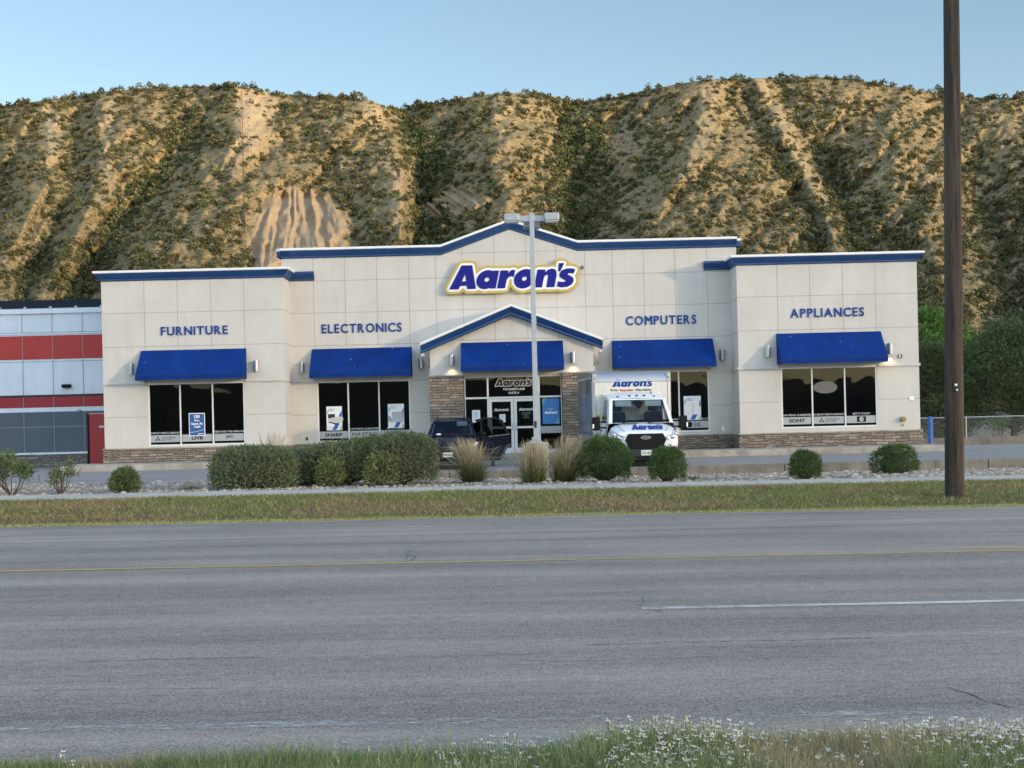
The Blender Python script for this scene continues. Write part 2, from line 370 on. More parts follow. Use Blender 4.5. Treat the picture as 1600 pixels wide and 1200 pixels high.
def weather(m, st=(2.2, 2.2, .16), lo=.86, st2=.35):
    """rain streaks and dirt of their own shape on a wall"""
    N = m.node_tree.nodes; L = m.node_tree.links; p = N['Principled BSDF']; src = p.inputs['Base Color'].links[0].from_socket
    tc = N.new('ShaderNodeTexCoord'); out = src
    for sc, det in ((st, 5), ((st2,) * 3, 3)):
        mp = N.new('ShaderNodeMapping'); mp.inputs['Scale'].default_value = sc; L.new(tc.outputs['Object'], mp.inputs[0])
        n = N.new('ShaderNodeTexNoise'); n.inputs['Scale'].default_value = 1.6; n.inputs['Detail'].default_value = det; n.inputs['Roughness'].default_value = .7; L.new(mp.outputs[0], n.inputs['Vector'])
        r = N.new('ShaderNodeMapRange'); r.inputs[1].default_value = .34; r.inputs[2].default_value = .60; r.inputs[3].default_value = lo; r.inputs[4].default_value = 1; L.new(n.outputs['Fac'], r.inputs[0])
        x = N.new('ShaderNodeMix'); x.data_type = 'RGBA'; x.blend_type = 'MULTIPLY'; x.inputs[0].default_value = 1; L.new(out, x.inputs[6]); L.new(r.outputs[0], x.inputs[7]); out = x.outputs[2]
    L.new(out, p.inputs['Base Color'])
weather(M['stucco'], lo=.95); weather(M['awning'], (1.5, 1.5, .4), .86, .9); weather(M['concrete'], (1, 1, 1), .82, .5); weather(M['kerb'], (2, 2, .6), .7, .6)
weather(M['nwhite'], lo=.92); weather(M['trim_blue'], (3, 3, .5), .84, .8); weather(M['truck_white'], (1.5, 1.5, .8), .94, .8)
LOGO_GLYPHS=[([(0,0),(0.55,1),(1.0,1),(1.13,0),(0.76,0),(0.745,0.14),(0.47,0.14),(0.4,0)],[(0.55,0.33),(0.725,0.33),(0.69,0.64)]),([(1.87,0.726),(1.788,0.763),(1.696,0.779),(1.597,0.774),(1.498,0.747),(1.403,0.701),(1.318,0.637),(1.248,0.56),(1.195,0.472),(1.164,0.38),(1.155,0.288),(1.169,0.2),(1.205,0.123),(1.262,0.059),(1.336,0.013),(1.424,-0.014),(1.52,-0.019),(1.62,-0.003),(1.717,0.034),(1.7,0),(1.96,0),(2.125,0.75),(1.865,0.75)],[(1.704,0.38),(1.7,0.425),(1.671,0.458),(1.623,0.47),(1.571,0.458),(1.527,0.425),(1.504,0.38),(1.507,0.335),(1.536,0.302),(1.584,0.29),(1.636,0.302),(1.68,0.335)]),([(2.02,0),(2.36,0),(2.439,0.36),(2.521,0.46),(2.63,0.5),(2.743,0.47),(2.807,0.76),(2.689,0.77),(2.588,0.72),(2.496,0.62),(2.525,0.75),(2.185,0.75)],None),([(3.624,0.38),(3.632,0.486),(3.61,0.585),(3.559,0.67),(3.482,0.735),(3.385,0.776),(3.274,0.79),(3.157,0.776),(3.042,0.735),(2.936,0.67),(2.848,0.585),(2.782,0.486),(2.744,0.38),(2.735,0.274),(2.757,0.175),(2.809,0.09),(2.885,0.025),(2.983,-0.016),(3.093,-0.03),(3.21,-0.016),(3.325,0.025),(3.431,0.09),(3.52,0.175),(3.585,0.274)],[(3.284,0.38),(3.28,0.425),(3.251,0.458),(3.203,0.47),(3.151,0.458),(3.107,0.425),(3.084,0.38),(3.087,0.335),(3.116,0.302),(3.164,0.29),(3.216,0.302),(3.26,0.335)]),([(3.58,0),(3.92,0),(4.008,0.4),(4.06,0.5),(4.127,0.53),(4.18,0.5),(4.178,0.4),(4.09,0),(4.44,0),(4.55,0.5),(4.545,0.66),(4.475,0.75),(4.352,0.78),(4.203,0.74),(4.059,0.63),(4.085,0.75),(3.745,0.75)],None),([(4.615,0.66),(4.705,0.66),(4.88,1.0),(4.65,1.0)],None),([(4.544,0.02),(4.716,-0.02),(4.968,-0.01),(5.158,0.08),(5.258,0.22),(5.249,0.36),(5.139,0.45),(5.03,0.5),(5.01,0.545),(5.066,0.575),(5.261,0.55),(5.341,0.73),(5.189,0.77),(4.989,0.77),(4.774,0.7),(4.663,0.56),(4.672,0.42),(4.793,0.33),(4.902,0.28),(4.912,0.235),(4.845,0.205),(4.591,0.23)],None)]
LOGO_WHITE=[(1.514,-0.115),(1.655,-0.094),(2.3,-0.1),(2.394,-0.082),(2.43,-0.055),(2.461,0.014),(2.54,0.323),(2.566,0.359),(2.617,0.389),(2.64,0.366),(2.644,0.232),(2.661,0.161),(2.724,0.049),(2.826,-0.049),(3.017,-0.12),(3.125,-0.125),(3.223,-0.11),(3.353,-0.066),(3.47,-0.005),(3.492,-0.013),(3.556,-0.082),(3.65,-0.1),(3.908,-0.095),(4.015,-0.059),(4.074,-0.089),(4.15,-0.1),(4.375,-0.1),(4.519,-0.075),(4.716,-0.117),(4.958,-0.108),(5.203,-0.003),(5.249,0.039),(5.344,0.181),(5.355,0.226),(5.345,0.345),(5.306,0.458),(5.357,0.531),(5.403,0.634),(5.424,0.689),(5.425,0.752),(5.405,0.792),(5.369,0.819),(5.234,0.859),(5.138,0.875),(4.936,0.861),(4.931,0.884),(4.966,0.987),(4.957,1.032),(4.936,1.061),(4.858,1.095),(4.712,1.1),(4.636,1.089),(4.583,1.055),(4.553,0.984),(4.532,0.858),(4.507,0.839),(4.372,0.872),(4.16,0.832),(4.025,0.85),(3.8,0.85),(3.706,0.832),(3.642,0.762),(3.62,0.755),(3.478,0.841),(3.384,0.872),(3.275,0.888),(3.114,0.861),(2.926,0.781),(2.905,0.786),(2.844,0.844),(2.74,0.865),(2.672,0.861),(2.576,0.833),(2.462,0.85),(1.85,0.847),(1.745,0.87),(1.638,0.875),(1.541,0.859),(1.395,0.805),(1.289,0.736),(1.162,0.623),(1.144,0.657),(1.098,0.985),(1.055,1.067),(1.014,1.089),(0.938,1.1),(0.567,1.095),(0.518,1.082),(0.475,1.05),(0.345,0.83),(-0.067,0.08),(-0.089,0.002),(-0.067,-0.055),(-0.014,-0.089),(0.062,-0.1),(0.383,-0.095),(0.456,-0.068),(0.528,0.022),(0.6,0.037),(0.655,0.017),(0.708,-0.067),(0.78,-0.095),(1.108,-0.095),(1.231,-0.041),(1.376,-0.099)]
LOGO_GOLD=[(1.514,-0.215),(1.656,-0.195),(2.3,-0.2),(2.399,-0.186),(2.461,-0.161),(2.514,-0.114),(2.586,0.064),(2.659,-0.028),(2.776,-0.136),(2.859,-0.178),(2.994,-0.218),(3.193,-0.218),(3.431,-0.148),(3.551,-0.186),(3.65,-0.2),(3.862,-0.2),(3.981,-0.183),(4.15,-0.2),(4.375,-0.2),(4.544,-0.183),(4.697,-0.216),(4.767,-0.217),(5.011,-0.199),(5.276,-0.076),(5.336,-0.011),(5.433,0.13),(5.455,0.206),(5.437,0.455),(5.514,0.636),(5.528,0.705),(5.524,0.774),(5.489,0.851),(5.436,0.899),(5.297,0.947),(5.097,0.984),(5.067,1.017),(5.036,1.099),(4.989,1.151),(4.911,1.186),(4.812,1.2),(4.644,1.193),(4.567,1.17),(4.489,1.099),(4.436,0.978),(4.307,0.968),(4.194,0.943),(3.8,0.95),(3.701,0.936),(3.593,0.902),(3.447,0.959),(3.275,0.988),(3.091,0.959),(2.957,0.915),(2.849,0.949),(2.74,0.965),(2.651,0.961),(2.573,0.942),(2.131,0.943),(1.888,0.95),(1.638,0.975),(1.45,0.937),(1.249,0.833),(1.222,0.849),(1.17,1.083),(1.134,1.134),(1.083,1.17),(0.938,1.2),(0.612,1.2),(0.514,1.186),(0.436,1.151),(0.366,1.072),(-0.155,0.13),(-0.186,0.049),(-0.19,-0.009),(-0.151,-0.114),(-0.083,-0.17),(0.062,-0.2),(0.406,-0.193),(0.483,-0.17),(0.585,-0.095),(0.68,-0.17),(0.757,-0.193),(1.062,-0.2),(1.248,-0.169),(1.394,-0.206)]
# ------------------------------------------------------------------ noise helpers (numpy)
def vnoise(x, y, seed):
    r = np.random.RandomState(seed); T = r.rand(256, 256)
    xi = np.floor(x).astype(int); yi = np.floor(y).astype(int); fx = x - xi; fy = y - yi
    fx = fx * fx * (3 - 2 * fx); fy = fy * fy * (3 - 2 * fy)
    g = lambda a, b: T[a % 256, b % 256]
    return (g(xi, yi) * (1 - fx) + g(xi + 1, yi) * fx) * (1 - fy) + (g(xi, yi + 1) * (1 - fx) + g(xi + 1, yi + 1) * fx) * fy
def fbm(x, y, seed, o=4, g=.5):
    s = 0; a = 1; t = 0
    for i in range(o): s = s + a * vnoise(x * 2 ** i, y * 2 ** i, seed + i); t += a; a *= g
    return s / t
def sstep(a, b, x):
    t = np.clip((x - a) / (b - a), 0, 1); return t * t * (3 - 2 * t)
def grid_mesh(name, xs, ys, zf, m, kind='structure', smooth=True, loc=None):
    X, Y = np.meshgrid(xs, ys); Z = zf(X, Y)
    V = np.stack([X, Y, Z], -1).reshape(-1, 3); n = len(xs); k = len(ys)
    i = (np.arange(k - 1)[:, None] * n + np.arange(n - 1)[None]).ravel()
    F = np.stack([i, i + 1, i + 1 + n, i + n], -1)
    return tag(np_mesh(name, V, 4, m, F=F, smooth=smooth, loc=loc), kind=kind)
def struct(name, mb, m, **k):
    return tag(mb.build(name, m, **k), kind='structure')

# ------------------------------------------------------------------ ground, road, pavement
M['dirt'] = mat('valley_dirt', (.20, .155, .105), .95, .25, .15, col2=(.15, .14, .08))
struct('ground', MB().quad((-12000, -12000, -.62), (12000, -12000, -.62), (12000, 12000, -.62), (-12000, 12000, -.62)), M['dirt'], fix=False)
M['asphalt'] = asphalt_mat('road_asphalt', (.115, .098, .082), (.46, .385, .315), grain=55)
M['lot'] = asphalt_mat('lot_asphalt', (.25, .235, .22), (.42, .395, .365), band=False, grain=60)
struct('road', MB().quad((-220, 6.35, 0), (220, 6.35, 0), (220, 21.95, 0), (-220, 21.95, 0)), M['asphalt'], fix=False)
lot = struct('parking_lot', MB().quad((-90, 42.4, -.14), (90, 42.4, -.14), (90, 64, -.14), (-90, 64, -.14)), M['lot'], fix=False); GRADE.append(lot)
lot2 = struct('side_lot', MB().quad((-90, 40.0, -.145), (-5.6, 40.0, -.145), (-5.6, 42.4, -.145), (-90, 42.4, -.145)), M['lot'], fix=False); GRADE.append(lot2)
lit = asphalt_mat('pale_concrete', (.27, .265, .25), (.38, .37, .35), band=False, grain=40)
apron = struct('pale_apron', MB().quad((15.9, 51.0, -.135), (60, 51.0, -.135), (60, 57.2, -.135), (15.9, 57.2, -.135)), lit, fix=False); GRADE.append(apron)
walk = MB().box(-16.25, 15.65, 50.45, 52.7, -.5, .08); GRADE.append(struct('walkway', walk, M['concrete'], bevel=.03))
jt = MB()
for k in range(17): jt.box(-15.2 + k * 1.9, -15.18 + k * 1.9, 50.6, 52.4, .06, .0825)
GRADE.append(struct('walkway_joints', jt, M['joint']))
kw = MB()
for x0, x1 in ((-6.2, -1.92), (-1.9, 3.2), (3.22, 8.1), (8.12, 14.2), (14.22, 20.2), (20.22, 40)): kw.box(x0, x1, 42.1, 42.42, -.75, -.118)
GRADE.append(struct('kerb_wall', kw, M['kerb'], bevel=.03))
# sidewalk of separate slabs
sw = MB()
for k in range(-45, 46): sw.box(k * 1.75 + .012, k * 1.75 + 1.738, 29.4, 31.25, -.3, .02)
M['walk'] = mat('sidewalk_concrete', (.52, .465, .40), .9, .12, 1.2, bump=.3, bscale=50, detail=8); weather(M['walk'], (1, 1, 1), .85, .5)
struct('sidewalk', sw, M['walk'], bevel=.015)
swj = MB().box(-80, 80, 29.42, 31.23, -.3, .002); struct('sidewalk_joints', swj, M['joint'])
# far grass strip with a shallow ditch
def ditch(X, Y):
    t = np.interp(Y, [21.6, 21.95, 22.6, 23.8, 24.8, 26.5, 28.6, 29.42], [-.05, -.015, -.05, -.16, -.17, -.08, .0, .005])
    return t + .03 * (fbm(X * .9, Y * .9, 5) - .5)
M['turf'] = mat('turf_soil', (.095, .08, .035), .95, .3, 2.5, col2=(.13, .10, .05))
grid_mesh('grass_strip', np.linspace(-60, 60, 500), np.linspace(21.9, 29.4, 34), ditch, M['turf'])
# gravel bed
def gravel_z(X, Y):
    far = -.17 - .15 * sstep(-7, 1, X)
    t = sstep(31.2, 42.2, Y)
    return -.02 * (1 - t) + far * t + .05 * (fbm(X * 1.3, Y * 1.3, 9) - .5)
M['grit'] = mat('grit', (.25, .20, .15), .95, .3, 9, bump=.6, bscale=50, col2=(.36, .33, .28), detail=8)
def gravel_zz(X, Y): return gravel_z(X, Y)
grid_mesh('gravel_bed', np.linspace(-60, 60, 420), np.linspace(31.25, 42.3, 50), gravel_z, M['grit'])
# near verge
def verge_edge(X): return 6.52 + .12 * (fbm(X * 1.7, X * 0 + 3.3, 21) - .5) + .10 * sstep(-.6, 2.2, X) + .07 * sstep(-1.2, -2.4, X)
def verge_z(X, Y): return .006 - .05 * sstep(0, .12, Y - verge_edge(X)) + .05 * sstep(0, 1.4, verge_edge(X) - Y) * fbm(X * 2, Y * 2, 23)
M['verge'] = mat('verge_soil', (.07, .06, .035), .95, .3, 5)
grid_mesh('near_verge', np.linspace(-12, 12, 300), np.linspace(-6, 6.75, 120), verge_z, M['verge'])

# ------------------------------------------------------------------ road paint and cracks
M['p_white'] = worn_mat('worn_white_paint', (.62, .59, .53), lo=.32, hi=.52)
M['p_white_worn'] = worn_mat('very_worn_white_paint', (.62, .64, .64), lo=.545, hi=.65, stretch=(.6, 5, 1))
M['p_yellow'] = worn_mat('worn_yellow_paint', (.54, .35, .11), lo=.22, hi=.52)
M['p_faint'] = worn_mat('faint_paint', (.34, .31, .25), lo=.42, hi=.60)
def strip(x0, x1, y0, y1, dy0, dy1, z=.004):
    a = MB(); n = max(2, int((x1 - x0) / .6)); vs = []
    for i in range(n + 1):
        x = x0 + (x1 - x0) * i / n; j = .008 * math.sin(x * 3.1) + .006 * math.sin(x * 7.7)
        vs += [(x, y0 + j, z), (x, y1 + j * .7, z)]
    return a.add(vs, [(2 * i, 2 * i + 2, 2 * i + 3, 2 * i + 1) for i in range(n)])
struct('edge_line', strip(-60, 60, 7.30, 7.43, 0, 0), M['p_white_worn'], fix=False)
struct('lane_line', strip(1.02, 4.9, 11.36, 11.48, 0, 0), M['p_white'], fix=False)
struct('centre_line', strip(-70, 70, 15.28, 15.40, 0, 0), M['p_yellow'], fix=False)
struct('centre_line', strip(5.0, 70, 15.60, 15.70, 0, 0), M['p_yellow'], fix=False)
struct('turn_lane_line', strip(-70, 70, 18.82, 18.92, 0, 0), M['p_faint'], fix=False)
struct('edge_line', strip(-3.2, 60, 20.72, 20.80, 0, 0), M['p_faint'], fix=False)
def crack(mb, pts, wd, seed):
    r = random.Random(seed); P = []
    for (a, b) in zip(pts[:-1], pts[1:]):
        n = max(3, int(math.dist(a, b) / .07))
        for i in range(n): t = i / n; P.append((a[0] + (b[0] - a[0]) * t + r.uniform(-.018, .018), a[1] + (b[1] - a[1]) * t + r.uniform(-.014, .014)))
    P.append(pts[-1]); vs = []
    for i, p in enumerate(P):
        a = P[max(0, i - 1)]; b = P[min(len(P) - 1, i + 1)]; d = Vector((b[0] - a[0], b[1] - a[1])).normalized()
        w_ = wd * r.uniform(.15, 1.0) * (1 if 0 < i < len(P) - 1 else .1)
        vs += [(p[0] - d.y * w_, p[1] + d.x * w_, .0035), (p[0] + d.y * w_, p[1] - d.x * w_, .0035)]
    mb.add(vs, [(2 * i, 2 * i + 1, 2 * i + 3, 2 * i + 2) for i in range(len(P) - 1)])
ck = MB()
crack(ck, [(-3.0, 9.42), (-2.5, 9.45), (-1.6, 9.47)], .007, 1)
crack(ck, [(-1.25, 9.28), (-.3, 9.36), (.3, 9.34)], .004, 2)
crack(ck, [(.45, 9.68), (1.2, 9.72), (1.9, 9.70), (2.5, 9.74)], .007, 3)
crack(ck, [(2.7, 9.78), (3.3, 9.75)], .005, 4)
crack(ck, [(-1.22, 16.9), (-1.28, 16.4), (-1.12, 16.0), (-1.16, 15.5)], .009, 5)
crack(ck, [(2.42, 8.0), (2.5, 7.8), (2.53, 7.55), (2.62, 7.38)], .006, 6)
crack(ck, [(-.02, 9.15), (.35, 9.05), (.55, 9.08)], .004, 7)
crack(ck, [(-3.9, 9.40), (-3.2, 9.38)], .004, 8)
for k in range(26):
    q = random.Random(100 + k); x = q.uniform(-6, 6); y = q.uniform(7.8, 14.5); crack(ck, [(x, y), (x + q.uniform(.2, .9), y + q.uniform(-.06, .06)), (x + q.uniform(.9, 1.6), y + q.uniform(-.08, .08))], q.uniform(.0018, .0038), 200 + k)
for k in range(5):
    q = random.Random(300 + k); x = q.uniform(-6, 6); y = q.uniform(8, 17); crack(ck, [(x, y), (x + q.uniform(-.15, .15), y + .5), (x + q.uniform(-.2, .2), y + 1.1)], .003, 310 + k)
struct('road_cracks', ck, flat('crack_filler', (.03, .03, .032), .7), fix=False)
# ------------------------------------------------------------------ store building
YW, YM, YP = 52.5, 54.0, 52.5
store = empty('store_building', (0, 54, 0), 'wide beige stucco shop with blue cornices, blue awnings and a gabled entrance', 'shop', grade=True)
def wall_grid(mb, x0, x1, z0, z1, y, ops=(), reveal=.14):
    xs = sorted({x0, x1, *[v for o in ops for v in o[:2]]}); zs = sorted({z0, z1, *[v for o in ops for v in o[2:]]})
    for a, b in zip(xs[:-1], xs[1:]):
        for c, d in zip(zs[:-1], zs[1:]):
            if any(o[0] <= a and b <= o[1] and o[2] <= c and d <= o[3] for o in ops): continue
            mb.quad((a, y, c), (b, y, c), (b, y, d), (a, y, d))
    for a, b, c, d in ops:
        r = y + reveal
        mb.quad((a, y, c), (a, y, d), (a, r, d), (a, r, c)); mb.quad((b, y, c), (b, r, c), (b, r, d), (b, y, d))
        mb.quad((a, y, c), (a, r, c), (b, r, c), (b, y, c)); mb.quad((a, y, d), (b, y, d), (b, r, d), (a, r, d))
WIN = dict(furn=(-13.55, -9.95, .68, 3.02), elec=(-7.45, -3.88, .65, 2.98), comp=(3.94, 7.59, .72, 3.08), appl=(10.06, 13.64, .78, 3.05))
wall = MB()
LX0, LX1, RX0, RX1 = -15.2, -8.42, 8.5, 15.22
wall_grid(wall, LX0, LX1, .55, 6.95, YW, [WIN['furn']])
wall_grid(wall, RX0, RX1, .55, 6.98, YW, [WIN['appl']])
for x in (LX0, RX1): wall.quad((x, YW, .0), (x, YW, 6.95), (x, 76, 6.95), (x, 76, 0))
for x in (LX1, RX0): wall.quad((x, YW, .0), (x, YM, 0), (x, YM, 6.97), (x, YW, 6.97))
PORT = (-1.75, 1.88, .08, 3.02)
wall_grid(wall, -8.70, 8.75, .55, 7.8, YM, [WIN['elec'], WIN['comp'], (-2.6, 2.7, .55, 3.2)])
wall.quad((-2.6, YM, 7.8), (2.7, YM, 7.8), (.08, YM, 8.72))
for x in (-8.70, 8.75): wall.quad((x, YM, 6.5), (x, YM, 7.95), (x, 76, 7.95), (x, 76, 6.5))
wall.quad((LX0, 76, 0), (RX1, 76, 0), (RX1, 76, 8), (LX0, 76, 8))
# portico gable wall above the stone
wall_grid(wall, -3.0, 3.1, 3.0, 3.95, YP, [])
wall.quad((-3.0, YP, 3.95), (3.1, YP, 3.95), (3.1, YP, 4.15), (.05, YP, 5.40), (-3.0, YP, 4.15))
for x in (-3.0, 3.1): wall.quad((x, YP, .0), (x, YP, 4.2), (x, YM, 4.2), (x, YM, 0))
wall.build('wall', M['stucco'], store, fix=False)
# projecting ledge between storeys
lg = MB()
for x0, x1, y in ((LX0 - .03, -13.6, YW), (-9.90, LX1 + .03, YW), (RX0 - .03, 10.0, YW), (13.70, RX1 + .05, YW)): lg.box(x0, x1, y - .05, y + .02, 3.0, 3.10)
for x0, x1 in ((LX1, -7.50), (-3.83, -3.05), (7.65, RX0)): lg.box(x0, x1, YM - .04, YM + .02, 2.98, 3.07)
lg.box(LX1 - .02, LX1 + .05, YW - .049, YM - .03, 3.0, 3.098)
lg.box(RX0 - .05, RX0 + .02, YW - .049, YM - .03, 3.0, 3.098)
# stucco reveal joints
jn = MB(); g = .010
def vj(x, z0, z1, y): jn.box(x - g, x + g, y - .003, y + .01, z0, z1)
def hj(x0, x1, z, y): jn.box(x0, x1, y - .0025, y + .01, z - g, z + g)
for x in (-13.61, -12.37, -11.13, -9.89): vj(x, 4.3 if -13.6 < x < -9.9 else 3.1, 6.9, YW)
for x in (10.0, 11.22, 12.44, 13.66): vj(x, 4.35 if 10 < x < 13.6 else 3.1, 6.9, YW)
for z in (5.66, 4.40): hj(LX0, LX1, z, YW); hj(RX0, RX1, z + .05, YW)
for z in (1.78,): hj(LX0, -13.6, z, YW); hj(-9.9, LX1, z, YW); hj(RX0, 10.0, z, YW); hj(13.7, RX1, z, YW)
for x in (-7.49, -6.28, -5.06, -3.83, -2.8, -1.77, -.54, .67, 1.83, 2.93, 3.98, 5.18, 6.38, 7.61):
    top = 7.75 if abs(x) > 2.6 else 7.8 + .9 * (1 - abs(x - .05) / 2.66) - .02
    lo = 4.3 if (-7.4 < x < -3.9 or 4 < x < 7.6) else (4.3 + (3.3 - abs(x)) * .4 if abs(x) < 3.3 else 3.05)
    vj(x, lo, top, YM)
    if abs(x) < 2: vj(x, 4.32, 5.37 - abs(x - .05) * .42, YP)
for z in (6.84, 5.61, 4.36): hj(-8.70 if z > 7 else LX1, 8.75 if z > 7 else RX0, z, YM)
hj(-2.0, 2.1, 7.78, YM); hj(-2.5, 2.6, 4.36, YP)
for z in (1.71,): hj(LX1, -7.5, z, YM); hj(-3.83, -3.0, z, YM); hj(3.1, 3.9, z, YM); hj(7.65, RX0, z, YM)
for x in (LX1, RX0):                                   # joints on the returns of the two wings
    sx = .003 if x < 0 else -.003
    for z in (5.66, 4.40, 1.78): jn.box(min(x, x + sx), max(x, x + sx), YW, YM, z - g, z + g)
jn.build('wall_joints', M['joint'], store, fix=False)
# stone base, with sill
st = MB(); sill = MB()
for x0, x1 in ((LX0 - .05, LX1 + .05), (RX0 - .05, RX1 + .06)):
    st.box(x0, x1, YW - .07, YW + .05, .06, .58); sill.box(x0 - .02, x1 + .02, YW - .10, YW + .02, .58, .63)
st.box(LX1 + .05, -3.02, YM - .07, YM + .05, .06, .57); sill.box(LX1 + .08, -3.02, YM - .10, YM + .02, .57, .62)
st.box(3.12, RX0 - .05, YM - .07, YM + .05, .06, .57); sill.box(3.12, RX0 - .08, YM - .10, YM + .02, .57, .62)
st.box(LX1 - .04, LX1 + .045, YW + .05, YM - .07, .06, .578); st.box(RX0 - .045, RX0 + .04, YW + .05, YM - .07, .06, .578)
for x0, x1 in ((-3.05, -1.77), (1.90, 3.15)): st.box(x0, x1, YP - .07, YP + .3, .06, 3.02); sill.box(x0 - .03, x1 + .03, YP - .11, YP + .05, 3.02, 3.08)
def build_each(mb, name, m, **k):                        # every separate box its own part
    for i in range(0, len(mb.v), 8): q = MB(); q.v = mb.v[i:i + 8]; q.f = [tuple(a - i for a in f) for f in mb.f if i <= f[0] < i + 8]; q.build(name, m, store, **k)
build_each(st, 'stone_base', M['stone']); build_each(sill, 'stone_sill', M['concrete'], bevel=.01); build_each(lg, 'wall_ledge', M['stucco'], bevel=.012)
# cornices
CP = [(0, -.36), (.03, -.36), (.06, -.33), (.06, -.28), (.10, -.26), (.19, -.14), (.21, -.10), (.21, -.02), (0, -.02)]
CW = [(-.06, -.09), (.235, -.09), (.25, -.075), (.25, 0), (-.06, .02)]
def shift(prof, z): return [(o, d + z) for o, d in prof]
cb = MB(); cw = MB()
pl = [(LX0, 60), (LX0, YW), (LX1, YW), (LX1, YM), (-7.45, YM)]; pr = [(7.48, YM), (RX0, YM), (RX0, YW), (RX1, YW), (RX1, 60)]
cb.sweep_xy(pl, shift(CP, 7.22)); cb.sweep_xy(pr, shift(CP, 7.25))
cw.sweep_xy(pl[:4], shift(CW, 7.235)); cw.sweep_xy(pr[1:], shift(CW, 7.265))
pm = [(-8.72, 8.08), (-2.58, 8.08), (.08, 9.00), (2.66, 8.12), (8.76, 8.12)]
cb.sweep_xz(pm, YM, CP); cw.sweep_xz(pm, YM, [(o, d + .015) for o, d in CW])
PP = [(0, -.40), (.26, -.40), (.28, -.37), (.28, -.30), (.33, -.26), (.40, -.15), (.42, -.11), (.42, -.03), (0, -.03)]
PW = [(-1.4, -.10), (.45, -.10), (.47, -.08), (.47, 0), (-1.4, .0)]
pp = [(-3.33, 4.28), (.06, 5.64), (3.43, 4.30)]
cb.sweep_xz(pp, YP, PP); cw.sweep_xz(pp, YP, PW)
for x, s in ((-8.70, -1), (8.75, 1)): cb.box(min(x, x + s * .18), max(x, x + s * .18), YM + .0, 60, 7.80, 8.0); cw.box(min(x, x + s * .2), max(x, x + s * .2), YM, 60, 8.0, 8.1)
cb.build('cornice', M['trim_blue'], store, fix=False); cw.build('coping', M['trim_white'], store)
rf = MB().quad((LX0, YW, 6.6), (LX1, YW, 6.6), (LX1, 76, 6.6), (LX0, 76, 6.6)).quad((RX0, YW, 6.6), (RX1, YW, 6.6), (RX1, 76, 6.6), (RX0, 76, 6.6)).quad((-8.7, YM, 7.3), (8.75, YM, 7.3), (8.75, 76, 7.3), (-8.7, 76, 7.3))
rf.quad((-3.0, YP, 4.1), (.06, YP, 5.3), (.06, YM, 5.3), (-3.0, YM, 4.1)).quad((3.1, YP, 4.1), (.06, YP, 5.3), (.06, YM, 5.3), (3.1, YM, 4.1))
rf.build('roof', M['dgrey'], store, fix=False)
# room behind the glass
rm = MB().quad((-15, 61, 0), (15, 61, 0), (15, 61, 4), (-15, 61, 4))
for a, b, ya in ((-15, -8.6, 52.7), (-8.6, 8.6, 54.16), (8.6, 15, 52.7)):
    for z in (.07, 3.6): rm.quad((a, ya, z), (b, ya, z), (b, 61, z), (a, 61, z))
for x in (-15, -8.6, 8.6, 15): rm.quad((x, 52.75 if abs(x) > 10 else 54.1, 0), (x, 61, 0), (x, 61, 3.6), (x, 52.75 if abs(x) > 10 else 54.1, 3.6))
rm.build('interior', M['room'], store, fix=False)
for x, y, wd, h, d in ((-13.0, 55, 1.5, .75, .8), (-11.4, 56.4, .9, 1.6, .5), (-10.6, 54.8, 1.2, .8, .8), (-6.8, 56.5, 1.6, .8, .9), (-5.4, 57.5, 1.0, 1.7, .5), (-4.5, 56, 1.2, .75, .8), (5.8, 57, .9, 1.8, .7), (7.1, 56.5, .7, 1.5, .7), (10.7, 54.6, .5, 1.0, .5), (11.6, 55.6, 1.0, 1.35, .6), (13.1, 55, .8, .95, .7), (-1.2, 57, 1.4, 1.0, .6)):
    MB().box(x - wd / 2, x + wd / 2, y, y + d, .07, h).box(x - wd / 2 + .05, x + wd / 2 - .05, y + d - .2, y + d, h - .1, h + .3).build('furniture', M['sofa'], store, bevel=.06)

